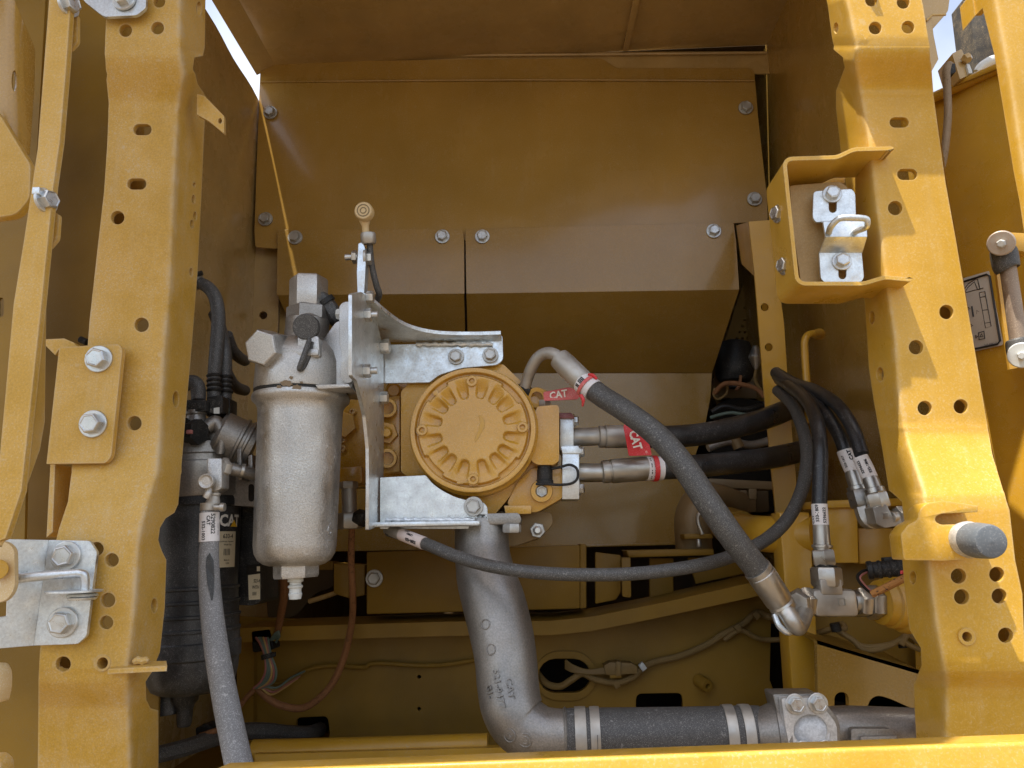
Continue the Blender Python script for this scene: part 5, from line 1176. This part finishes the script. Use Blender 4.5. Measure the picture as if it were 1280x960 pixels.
build('clamp_screw', lathe(P(268, 634, YD - .014), P(281, 634, YD - .014), [(0, .004), (.6, .004), (.62, .0060), (1, .0055)], 16), 'steel', dh)
dk = thing('drain_cock', 'small silver drain cock above the dusty hose', 'valve', P(264, 628, 1.03))
build('cock_body', block(rnd([(259, 573), (277, 573), (277, 610), (270, 614), (262, 612), (259, 600)], 2), YD - .012, .026, .003), 'alu', dk)
build('cock_stem', lathe(P(269, 610, YD), P(266, 630, YD), [(0, .008), (.25, .006), (.3, .0085), (.45, .0085), (.5, .0075), (1, .0100)], 20), 'steel_dusty', dk)
build('cock_knob', lathe(P(262, 601, YD - .012), P(257, 601.5, YD - .032), [(0, .008), (.5, .0085), (.55, .0100), (.95, .0100), (1, .009), (.9, .006), (.9, 0)], 24), 'alu', dk)
build('cock_lever', hose([(261, 611, YD - .02), (260, 617, YD - .022), (257, 622, YD - .022)], [4, 4.6, 4.2], 12), 'alu', dk)
build('cock_nut', hexn(P(276, 584, YD), P(284, 586, YD + .01), .0125, .2), 'steel_dusty', dk)

# fuel hoses above the head
def fh(label, pts, r, mat='rubber'):
    t = thing('fuel_hose', label, 'hose', P(*pts[-1]), 'black fuel hoses above the filter head'); build('hose_body', hose(pts, r, 16), mat, t); return t
f1 = fh('clamped black fuel hose coming out behind the left post', [(238, 352, 1.12), (250, 354, 1.12), (262, 361, 1.12), (270, 375, 1.12), (273, 400, 1.12), (271, 435, 1.12), (268, 470, 1.12), (267, 520, 1.12)], [7, 8, 8.5, 8.8, 9, 9, 8.5, 8.5])
build('hose_clamp', lathe(P(245, 352, 1.12), P(249, 354, 1.12), [(0, .0125), (1, .0125)], 20), 'steel_dusty', f1)
build('clamp_screw', cyl(P(246, 343, 1.11), P(253, 341, 1.11), .004, 12), 'black', f1)
for y in (468, 474, 480, 486): build('hose_rib', lathe(P(268, y, 1.12), P(268, y + 4, 1.12), [(0, .0105), (.5, .0120), (1, .0105)], 20), 'black', f1)
build('quick_coupling', block(rnd([(258, 496), (278, 494), (278, 516), (259, 517)], 3), 1.10, .03, .003), 'black', f1)
build('coupling_key', plate([(267, 510), (274, 509), (274, 517), (267, 517)], 1.0985, .002), 'clear', f1)
f2 = fh('second black fuel hose close beside the clamped one', [(268, 392, 1.16), (275, 410, 1.15), (281, 440, 1.14), (282, 470, 1.14), (281, 522, 1.14)], [8, 8.2, 8.5, 8.2, 8])
for y in (470, 476, 482, 488): build('hose_rib', lathe(P(282, y, 1.14), P(282, y + 4, 1.14), [(0, .0105), (.5, .0120), (1, .0105)], 20), 'black', f2)
build('quick_coupling', block(rnd([(273, 498), (287, 497), (287, 520), (273, 521)], 3), 1.125, .03, .003), 'black', f2)
build('coupling_key', plate([(277, 511), (286, 510), (286, 517), (277, 518)], 1.1235, .002), 'wire_green', f2)
fh('short black fuel hose ending at the rear strip, upper', [(284, 418, 1.19), (290, 436, 1.22), (298, 446, 1.26), (306, 451, 1.32)], [7, 7.5, 7.5, 7])
fh('short black fuel hose ending at the rear strip, lower', [(282, 462, 1.19), (290, 478, 1.22), (297, 485, 1.26), (306, 488, 1.32)], [7, 7.5, 7.5, 7])
f5 = fh('stubby black elbow with a square coupling against the left post', [(228, 482, 1.10), (240, 478, 1.10), (247, 484, 1.10), (248, 500, 1.10)], [9, 10, 9.5, 9])
build('quick_coupling', block(rnd([(232, 500), (257, 499), (257, 514), (233, 515)], 3), 1.085, .03, .003), 'black', f5)
build('coupling_key', plate(rnd([(246, 501), (255, 501), (255, 511), (246, 511)], 1), 1.083, .003), 'black', f5)
build('coupling_base', lathe(P(245, 514, 1.10), P(245, 528, 1.10), [(0, .016), (.3, .016), (.4, .013), (1, .0155)], 24), 'alu_pipe', f5)

# ================================================================== SUCTION PIPE
sp_ = thing('suction_pipe', 'big cast aluminium elbow pipe under the pump with raised numbers', 'pipe', P(640, 945, 1.1))
YP = 1.13
pp_ = [(602, 655, 1.20, 33), (603, 690, 1.19, 33.5), (608, 722, 1.17, 36), (617, 752, 1.15, 38), (626, 788, 1.135, 38), (632, 822, 1.12, 37), (635, 856, 1.11, 36.5), (640, 884, 1.10, 36), (653, 906, 1.095, 34.5), (676, 917, 1.09, 31), (696, 918.5, 1.09, 28.5), (709, 918, 1.09, 28)]
build('pipe_body', hose([q[:3] for q in pp_], [q[3] for q in pp_], 44, 6), 'alu_pipe', sp_, 45)
build('pipe_flange', block(rnd([(558, 643), (648, 641), (652, 648), (650, 655), (560, 657)], 3), 1.16, .10, .004), 'alu_pipe', sp_)
build('flange_bolt', hexn(P(640, 655, 1.165), P(640, 666, 1.165), .0145, .2), 'bolt_dull', sp_)
build('pipe_bead', lathe(P(704, 918, 1.09), P(709, 918, 1.09), [(0, .032), (.5, .0345), (1, .032)], 40), 'alu_pipe', sp_)
ca1, cb1 = P(635, 856, 1.11), P(640, 884, 1.10)
for s, sz, tt, off in (('CAT', .0125, .46, .06), ('521-9477', .0120, .36, -.30), ('G1-', .0105, .36, -.62)):
    cyltext(s, sz, ca1, cb1, tt, 36.2 * mpp(1.105) + .0004, 'alu_pipe', sp_, off=off, bold=.012, ext=.0026, name='raised_lettering', sx=1.08)
def ring_mark(a, b, t, r, off, rad, letter=None, sz=.010):
    a, b = Vector(a), Vector(b); d = (b - a).normalized(); c = a + (b - a) * t; n = CAM - c; n = (n - d * n.dot(d)).normalized(); w = n.cross(d) * -1
    o = c + (n * math.cos(off) + w * math.sin(off)) * r; nn = (o - c).normalized(); e1 = d; e2 = nn.cross(d)
    build('raised_ring', sweep([o + (e1 * math.cos(q * .3307) + e2 * math.sin(q * .3307)) * rad - nn * (1 - math.cos(0)) for q in range(20)], .0009, 6), 'alu_pipe', sp_)
    if letter: flattext(letter, sz, o - nn * .001, e1 * 1, nn.cross(e1), 'alu_pipe', sp_, bold=.02, ext=.0016, name='raised_lettering')
s_ = right_sign(ca1, cb1)
c2a, c2b = P(610, 730, 1.165), P(624, 780, 1.138)
ring_mark(P(617, 752, 1.15), P(626, 788, 1.135), .95, 38 * mpp(1.14), -.42 * s_, .0065)
ring_mark(P(626, 788, 1.135), P(632, 822, 1.12), .92, 37.2 * mpp(1.122), -.42 * s_, .0068)
ring_mark(P(640, 884, 1.10), P(653, 906, 1.095), 1.1, 34.8 * mpp(1.095), -.55 * s_, .0080, 'H', .0105)
ring_mark(P(653, 906, 1.095), P(676, 917, 1.09), .55, 32.6 * mpp(1.092), -.42 * s_, .0085); ring_mark(P(653, 906, 1.095), P(676, 917, 1.09), .55, 32.6 * mpp(1.092), -.42 * s_, .0045, '+', .008)

ch = thing('coupling_hose', 'thick black rubber sleeve clamped between pipe and flange at the bottom', 'hose', P(830, 945, 1.08))
build('sleeve', hose([(709, 919, 1.09), (713, 919, 1.09), (780, 918.1, 1.087), (880, 916.9, 1.083), (946, 916, 1.0805), (951, 916, 1.080)], [26.5, 29.3, 29, 29, 29.3, 27], 40, 6), 'rubber', ch, 40)
for x0, x1 in ((719, 733), (738, 750), (905, 918), (926, 939)):
    y = 919 - (x0 - 710) * .0125; Yc = 1.09 - (x0 - 710) / 240 * .0095
    build('clamp_band', lathe(P(x0, y, Yc), P(x1, y - .15, Yc - .0005), [(0, 29.3 * mpp(1.09)), (0, 30.7 * mpp(1.09)), (.5, 31.0 * mpp(1.09)), (1, 30.7 * mpp(1.09)), (1, 29.3 * mpp(1.09))], 44, caps=False), 'steel_dusty', ch)
for i in range(7):
    for x in ((742, 930)):
        cyltext('I', .008, P(738 if x < 800 else 926, 918, 1.088), P(750 if x < 800 else 939, 918, 1.088), .55, 31.3 * mpp(1.09), 'ink', ch, off=-.1 - i * .11, sx=.6, bold=.02, name='clamp_notch')
fg = thing('flange_fitting', 'cast square flange with four bolts and pipe stub, bottom right', 'flange', P(1010, 945, 1.06))
build('cone', lathe(P(946, 917, 1.075), P(984, 917, 1.07), [(0, .029), (.3, .034), (.6, .039), (.62, .041), (1, .041)], 40), 'alu_pipe', fg)
ff_ = rnd([(966, 868), (1024, 867), (1050, 903), (1050, 930), (1040, 962), (988, 964), (974, 900)], [3, 5, 8, 8, 4, 4, 3])
build('flange_back', block(ff_, 1.045, .04, .004, 3), 'alu_pipe', fg)
f2_ = rnd([(977, 873), (1020, 872), (1046, 905), (1047, 930), (1036, 962), (993, 964), (981, 905)], [3, 5, 8, 8, 4, 4, 3])
build('flange_face', sheet(f2_, [circ(1013, 913, 21, 20, 28)], flat(1.030), .014), 'zinc_matte', fg)
build('flange_disc', cyl(P(1013, 913, 1.045), P(1013, 913, 1.037), .0232, 32), 'zinc_matte', fg)
for x, y in ((994, 880), (1022, 879), (1004, 939), (1033, 938)): bolt(fg, P(x, y, 1.0295), FRONT, .70)
build('pipe_stub', hose([(1030, 912, 1.08), (1060, 910, 1.08), (1120, 912, 1.08), (1185, 915, 1.08)], 24, 36, 4), 'alu_pipe', fg, 40)
build('stub_pad', block(rnd([(1064, 911), (1115, 911), (1124, 922), (1126, 940), (1064, 940)], [4, 6, 6, 2, 2]), 1.042, .04, .005, 3), 'alu_pipe', fg)
build('stub_pad', block(rnd([(1076, 921), (1122, 920), (1124, 940), (1076, 940)], 2), 1.036, .04, .003), 'alu_pipe', fg)

# ================================================================== WIRING
def wire(name, label, cat, runs, loc, group=None):
    t = thing(name, label, cat, P(*loc), group)
    for nm, pts, r, m in runs: build(nm, hose(pts, r, 10), m, t)
    return t
w1 = wire('wiring_loom', 'brown braided loom hanging in a loop under the pump', 'wiring', [('loom', [(440, 655, 1.33), (439, 700, 1.35), (441, 745, 1.38), (440, 775, 1.42), (432, 815, 1.46), (418, 850, 1.48), (400, 872, 1.49), (378, 885, 1.5), (352, 882, 1.5), (334, 872, 1.5), (320, 858, 1.5)], 4.2, 'loom'), ('loom_branch', [(322, 858, 1.5), (308, 872, 1.5), (292, 892, 1.5), (270, 914, 1.49)], 3.2, 'loom')], (380, 884, 1.5))
w2 = wire('harness_plug', 'black harness plug with a bundle of coloured wires, lower left', 'connector', [('loom', [(355, 722, 1.42), (355, 745, 1.44), (350, 775, 1.48), (347, 790, 1.5)], [5, 5, 4.5, 4], 'loom')], (328, 815, 1.5))
build('plug_body', block(rnd([(314, 789), (338, 786), (342, 812), (316, 816)], 3), 1.50, .04, .004), 'black', w2)
for i, m in enumerate(('wire_red', 'wire_green', 'wire_green', 'wire_yellow', 'wire_red', 'wire_green')):
    o = i * 2.0
    build('wire', hose([(320 + i * 3, 797, 1.495), (326 + o, 806, 1.485), (331 + o * .8, 820, 1.48), (332 + o * 1.3, 838, 1.48), (326 + o * 1.6, 852, 1.485), (317 + o * 1.0, 860, 1.49)], 1.5, 8), m, w2)
for i, m in enumerate(('wire_yellow', 'wire_red', 'loom_tan', 'wire_green')):
    build('wire', hose([(325 + i * 2, 858, 1.49), (338 + i * 3, 868 - i * 3, 1.50), (352 + i * 4, 862 - i * 5, 1.53), (372 + i * 3, 848 - i * 3, 1.56)], 1.2, 8), m, w2)
for i in range(4): build('wire', hose([(338 + i, 800, 1.5), (344 + i * 1.5, 792 + i, 1.49), (349, 790 + i * 2, 1.49), (345, 803, 1.5)], 1.3, 8), 'wire_green', w2)
build('cable_tie', lathe(P(334, 817, 1.48), P(335, 823, 1.48), [(0, .012), (1, .012)], 16), 'black', w2)
build('tie_tail', obox(P(340, 819, 1.475), Vector((.007, 0, .002)), Vector((0, .003, 0)), Vector((0, 0, .004)), .001), 'black', w2)
wire('pale_wire', 'pale painted wire along the frame wall behind the brown loop', 'wiring', [('wire', [(340, 855, 1.55), (360, 850, 1.57), (388, 836, 1.58), (420, 832, 1.585), (455, 834, 1.585), (470, 829, 1.585), (540, 832, 1.585), (600, 824, 1.585)], 2.6, 'paint_dull')], (450, 834, 1.58))
wire('drain_tube', 'black rubber tube bending into the square hole at the bottom left', 'hose', [('tube', [(190, 945, 1.30), (230, 935, 1.34), (270, 922, 1.40), (300, 915, 1.46), (330, 914, 1.50), (360, 917, 1.54), (385, 917, 1.58), (400, 912, 1.66)], [10, 10, 10, 9.8, 9.5, 9.2, 9, 8.5], 'rubber')], (330, 920, 1.5))
wire('small_plug', 'small dark plug on a braided lead, bottom left corner', 'connector', [('lead', [(250, 920, 1.38), (262, 916, 1.38), (278, 910, 1.4), (290, 903, 1.42)], 3.4, 'loom')], (258, 920, 1.4))
build('plug_body', block(rnd([(244, 910), (258, 905), (268, 912), (262, 924), (246, 926)], 3), 1.40, .03, .003), 'black', COL.objects['small_plug'])
w5 = wire('painted_harness', 'painted over wire harness with an inline plug along the frame wall', 'wiring',
    [('harness', [(672, 842, 1.63), (684, 855, 1.60), (700, 858, 1.585), (714, 850, 1.58), (728, 842, 1.58), (746, 850, 1.575), (772, 853, 1.575), (792, 846, 1.575), (800, 838, 1.58), (816, 828, 1.585), (850, 820, 1.585), (885, 805, 1.585), (905, 792, 1.585), (928, 780, 1.585), (945, 766, 1.585), (960, 771, 1.585), (975, 772, 1.57)], 4.0, 'loom_tan'),
     ('branch', [(905, 800, 1.585), (925, 788, 1.58), (945, 797, 1.58), (962, 800, 1.58), (1000, 797, 1.55)], 3.0, 'loom_tan')], (770, 850, 1.57))
for i in range(5): build('wire', hose([(707, 826 + i * 2.2, 1.58), (716, 832 + i * 1.8, 1.57), (734, 838 + i * .9, 1.565), (758, 835 + i * 1.6, 1.565)], 1.7, 8), 'loom_tan', w5)
build('plug_body', block(rnd([(755, 832), (762, 828), (790, 829), (797, 834), (796, 842), (758, 844)], 2), 1.555, .03, .004), 'loom_tan', w5)
build('plug_latch', block(rnd([(762, 844), (776, 843), (777, 847), (763, 848)], 1), 1.555, .012, .001), 'paint_dull', w5)
build('plug_rib', block(rnd([(770, 827), (776, 827), (776, 845), (770, 845)], 1), 1.551, .03, .002), 'loom_tan', w5)
for x, y in ((803, 833), (770, 855), (922, 785), (945, 769)):
    build('cable_tie', obox(P(x, y, 1.575), Vector((.0045, 0, .003)), Vector((0, .006, 0)), Vector((-.004, 0, .006)), .001), 'clear' if x == 803 else 'loom_tan', w5)
w6 = wire('ledge_harness', 'yellowish twin cable tied along the side ledge under the tee', 'wiring',
    [('cable', [(1018, 792, 1.33), (1040, 786, 1.31), (1052, 780, 1.29), (1056, 786, 1.28), (1046, 787, 1.28), (1066, 800, 1.27), (1078, 811, 1.265), (1096, 812, 1.26), (1118, 804, 1.255), (1130, 796, 1.25)], 3.4, 'loom_tan'),
     ('cable', [(1044, 782, 1.29), (1060, 796, 1.275), (1080, 808, 1.265), (1110, 806, 1.258), (1126, 800, 1.25), (1136, 806, 1.25), (1150, 812, 1.25)], 3.2, 'loom_tan'), ('cable', [(1126, 806, 1.25), (1134, 793, 1.25), (1146, 800, 1.25), (1152, 804, 1.25)], 4.2, 'loom_tan')], (1090, 815, 1.26))
for x, y in ((1043, 783), (1127, 803)): build('cable_tie', lathe(P(x, y - 4, 1.27), P(x + 3, y + 6, 1.27), [(0, .008), (1, .008)], 14), 'black', w6)
w7 = wire('sensor_connector', 'black ribbed connector with a red clip beside the wall boss', 'connector',
    [('wire', [(1087, 712, 1.09), (1078, 714, 1.085), (1072, 720, 1.08), (1074, 727, 1.08), (1082, 736, 1.08), (1090, 742, 1.08)], 1.7, 'dark'), ('wire', [(1087, 714, 1.09), (1080, 717, 1.085), (1075, 722, 1.08), (1080, 730, 1.08), (1090, 740, 1.08)], 1.2, 'wire_red'),
     ('lead', [(1089, 743, 1.08), (1102, 737, 1.075), (1118, 729, 1.07), (1134, 721, 1.065)], 4.4, 'copper')], (1105, 722, 1.09))
ca, cb_ = P(1084, 713, 1.09), P(1136, 709, 1.075)
build('plug_body', lathe(ca, cb_, [(0, .0118), (.05, .0125), (.12, .0125), (.14, .0110), (.25, .0110), (.27, .0122), (.33, .0122), (.35, .0110), (.46, .0110), (.48, .0122), (.54, .0122), (.56, .0112), (.7, .0115), (.72, .0135), (1, .0135)], 22), 'black', w7)
build('plug_latch', obox(ca + (cb_ - ca) * .62 + Vector((0, 0, .0125)), (cb_ - ca) * .22, Vector((0, .005, 0)), Vector((0, 0, .003)), .001), 'black', w7)
build('red_clip', obox(ca + (cb_ - ca) * .75 + Vector((0, -.0115, -.005)), (cb_ - ca) * .07, Vector((0, .003, 0)), Vector((0, 0, .0025)), .001), 'red', w7)

# ================================================================== FAR RIGHT
tk = thing('tank_panel', 'tall glossy yellow tank side right of the sunlit post', 'tank', P(1230, 900, 1.25))
YT = 1.22
YTx = lambda x: 1.30 - (x - 1165) * .0013
def tank_fn(x, y):
    return P(x, y, YTx(x) + .004 * math.sin((x - 1150) * .06))
build('tank_side', sheet([(1120, 138), (1162, 124), (1200, 109), (1250, 90), (1330, 62), (1400, 980), (1150, 980)], [], tank_fn, .02, [1140, 1160, 1180, 1200, 1220, 1240, 1260, 1280, 1300], [300, 500, 700, 900]), 'paint_clean', tk, 40)
ea = [P(x, y, YTx(x) - .008) for x, y in ((1120, 137), (1165, 123), (1200, 107), (1245, 86), (1330, 52))]
build('tank_rim', sweep(ea, .010, 14), 'paint_clean', tk)
build('tank_top', ([ea[0], ea[4], ea[4] + Vector((.4, .1, .01)), ea[0] + Vector((.4, .1, .01))], [[0, 1, 2, 3]]), 'paint_in', tk, 0)
bk = thing('stop_block', 'small brown block on the tank rim against the sky', 'block', P(1205, 95, 1.24))
build('block_body', block(rnd([(1190, 67), (1202, 61), (1213, 86), (1213, 93), (1200, 99)], 1), 1.225, .05, .003), 'wall_dusty', bk)
build('block_bolt', lathe(P(1207, 72, 1.22), P(1211, 75, 1.215), [(0, .009), (.6, .009), (1, .006)], 6), 'wall_dusty', bk)
build('block_pin', block(rnd([(1208, 80), (1212, 80), (1216, 91), (1211, 92)], 1), 1.22, .02, .002), 'clear', bk)
rp = thing('rope_loom', 'braided tan loom hanging down the tank beside the sunlit post', 'cable', P(1182, 200, 1.2))
build('loom', hose([(1190, 84, 1.205), (1186, 81, 1.195), (1183, 90, 1.190), (1184, 110, 1.190), (1185, 140, 1.190), (1183, 170, 1.190), (1179, 200, 1.192), (1172, 228, 1.195)], [4.2, 4.6, 5, 5, 5, 5, 4.8, 4.4], 14), 'cable_tan', rp)
build('end_plug', block(rnd([(1186, 80), (1194, 79), (1195, 90), (1188, 93)], 1), 1.19, .02, .002), 'black', rp)
sk = thing('sticker', 'grey white pictogram sticker on the tank side', 'sticker', P(1230, 438, 1.2))
_x, _y = P(1248, 340, YT) - P(1203, 353, YT), P(1206, 352, YT) - P(1221, 441, YT)
sfn = lambda x, y: P(x, y, YTx(x) - .006)
build('sticker_sheet', sheet(rnd([(1190, 352), (1236, 338.5), (1254, 431), (1219, 439), (1200, 440)], [1, 2, 4, 2, 1]), [], sfn, .0008), 'sticker', sk)
def sline(pts, w=1.2):
    build('pictogram', sweep([P(x, y, YTx(x) - .0072) for x, y in pts], w * mpp(1.22) / 2, 6), 'ink', sk, 0)
sline([(1192, 356), (1233, 343), (1237, 345), (1250, 426), (1247, 430), (1219, 436)], 2.6)
sline([(1206, 366), (1221, 362), (1229, 360)], 1); sline([(1205, 362), (1210, 355), (1219, 349), (1222, 349), (1225, 362), (1222, 362), (1218, 352), (1210, 359), (1206, 366)], 1)
sline([(1224, 366), (1231, 364), (1239, 408), (1232, 410), (1224, 366)], 1); sline([(1225, 372), (1232, 370)], 1); sline([(1228, 388), (1235, 387)], 1); sline([(1231, 404), (1238, 403)], 1)
sline([(1215, 383), (1217, 396)], 2.4); sline([(1221, 388), (1224, 390), (1221, 392.5), (1221, 388)], 1); sline([(1210, 384), (1213, 386), (1210, 388), (1210, 384)], 1); sline([(1213, 405), (1216, 407), (1213, 409), (1213, 405)], 1)
sline([(1223, 416), (1230, 414), (1231, 423), (1224, 424.5), (1223, 416)], 1.2); sline([(1225, 421), (1227, 417), (1229, 420.5), (1225, 421)], 1); sline([(1219, 419), (1222, 420.5), (1220, 423), (1219, 419)], .9)
flattext('349-6861 2', .0048, P(1238, 430, YTx(1238) - .009), P(1250, 340, YTx(1250)) - P(1203, 353, YTx(1203)), P(1206, 352, 1.2) - P(1221, 441, 1.2), 'ink', sk)
sd_ = thing('damper_strut', 'rusty short strut with round grey end bolts at the right edge', 'strut', P(1270, 450, 1.05))
YR = 1.04
build('strut_rod', hose([(1258, 322, YR), (1266, 375, YR), (1274, 432, YR)], [9.5, 9.8, 10], 24, 4), 'rusty', sd_)
build('upper_bush', hose([(1254, 312, YR), (1255, 318, YR), (1258, 334, YR), (1259, 337, YR)], [15, 16, 15.5, 13], 28, 3), 'rubber', sd_)
build('lower_bush', hose([(1272, 424, YR), (1273, 428, YR), (1275, 440, YR), (1276, 446, YR)], [13, 14.5, 15, 13], 28, 3), 'rubber', sd_)
for x, y, m in ((1253, 304, 'rust_cap'), (1279, 444, 'clear')):
    build('end_disc', lathe(P(x, y, YR), P(x - 2, y, YR - .026), [(0, .0160), (.6, .0160), (.65, .0175), (.95, .0172), (1, .0160)], 32), m, sd_)
    build('end_bolt', lathe(P(x - 1, y + .5, YR - .024), P(x - 2, y + .5, YR - .036), [(0, .0062), (.7, .006), (1, .0045)], 6), 'clear', sd_)
build('strut_arm', block(rnd([(1256, 290), (1290, 292), (1290, 316), (1262, 312)], 3), YR + .002, .03, .003), 'paint', sd_)
build('strut_plate', plate([(1240, 300), (1252, 330), (1272, 460), (1262, 462)], YR + .07, .005), 'paint', sd_)
pl = thing('dark_pole', 'blackish pole against the sky at the top right', 'pole', P(1230, 80, 1.5))
build('pole_body', block(rnd([(1210, -10), (1236, -10), (1246, 82), (1222, 84)], 2), 1.5, .07, .006), 'pole', pl)
build('pole_hook', hose([(1203, -4, 1.45), (1207, 2, 1.45), (1204, 4, 1.45)], 1.6, 8), 'steel_dusty', pl)
build('pole_cap', hose([(1220, 90, 1.4), (1228, 82, 1.4), (1240, 76, 1.4), (1252, 74, 1.4)], [4, 6, 7, 7], 14), 'clear', pl)
hk = thing('roof_hinge', 'brown folded hinge bracket behind the top of the right post', 'hinge', P(1170, 80, 1.1))
build('hinge_leaf', plate(rnd([(1150, -10), (1188, -10), (1185, 14), (1164, 38), (1152, 40)], [1, 2, 3, 2, 1]), 1.12, .008), 'wall_dusty', hk)
build('hinge_lip', sheet([(1158, 22), (1164, 18), (1167, 44), (1173, 74), (1164, 90), (1156, 88)], [], flat(1.10), .04), 'wall_dusty', hk)
build('hinge_edge', sweep([P(1158, 26, 1.098), P(1165, 19, 1.098), P(1182, 18.5, 1.10)], .0018, 8), 'paint_dusty', hk)
fp = thing('corner_post', 'bright sunlit yellow post at the right edge', 'frame post', P(1275, 280, .9))
ccor = [(-10, 1242), (100, 1262), (240, 1283), (400, 1310)]
cout = [(1215, -10), (1219, 20), (1228, 10), (1243, 69), (1248, 100), (1258, 160), (1267, 215), (1274, 250), (1286, 330), (1340, 330), (1330, 100), (1320, -10)]
post(fp, ccor, cout, [], [(-20, .86), (400, .87)], -1, 'paint_sun', [14, 9, 6, 4, 2, 0, -1, -2.5, -4.5, -7], list(range(0, 330, 30)))
build('corner_gusset', plate([(1215, -10), (1226, -10), (1229, 8), (1219, 20)], .90, .03), 'paint_sun', fp)
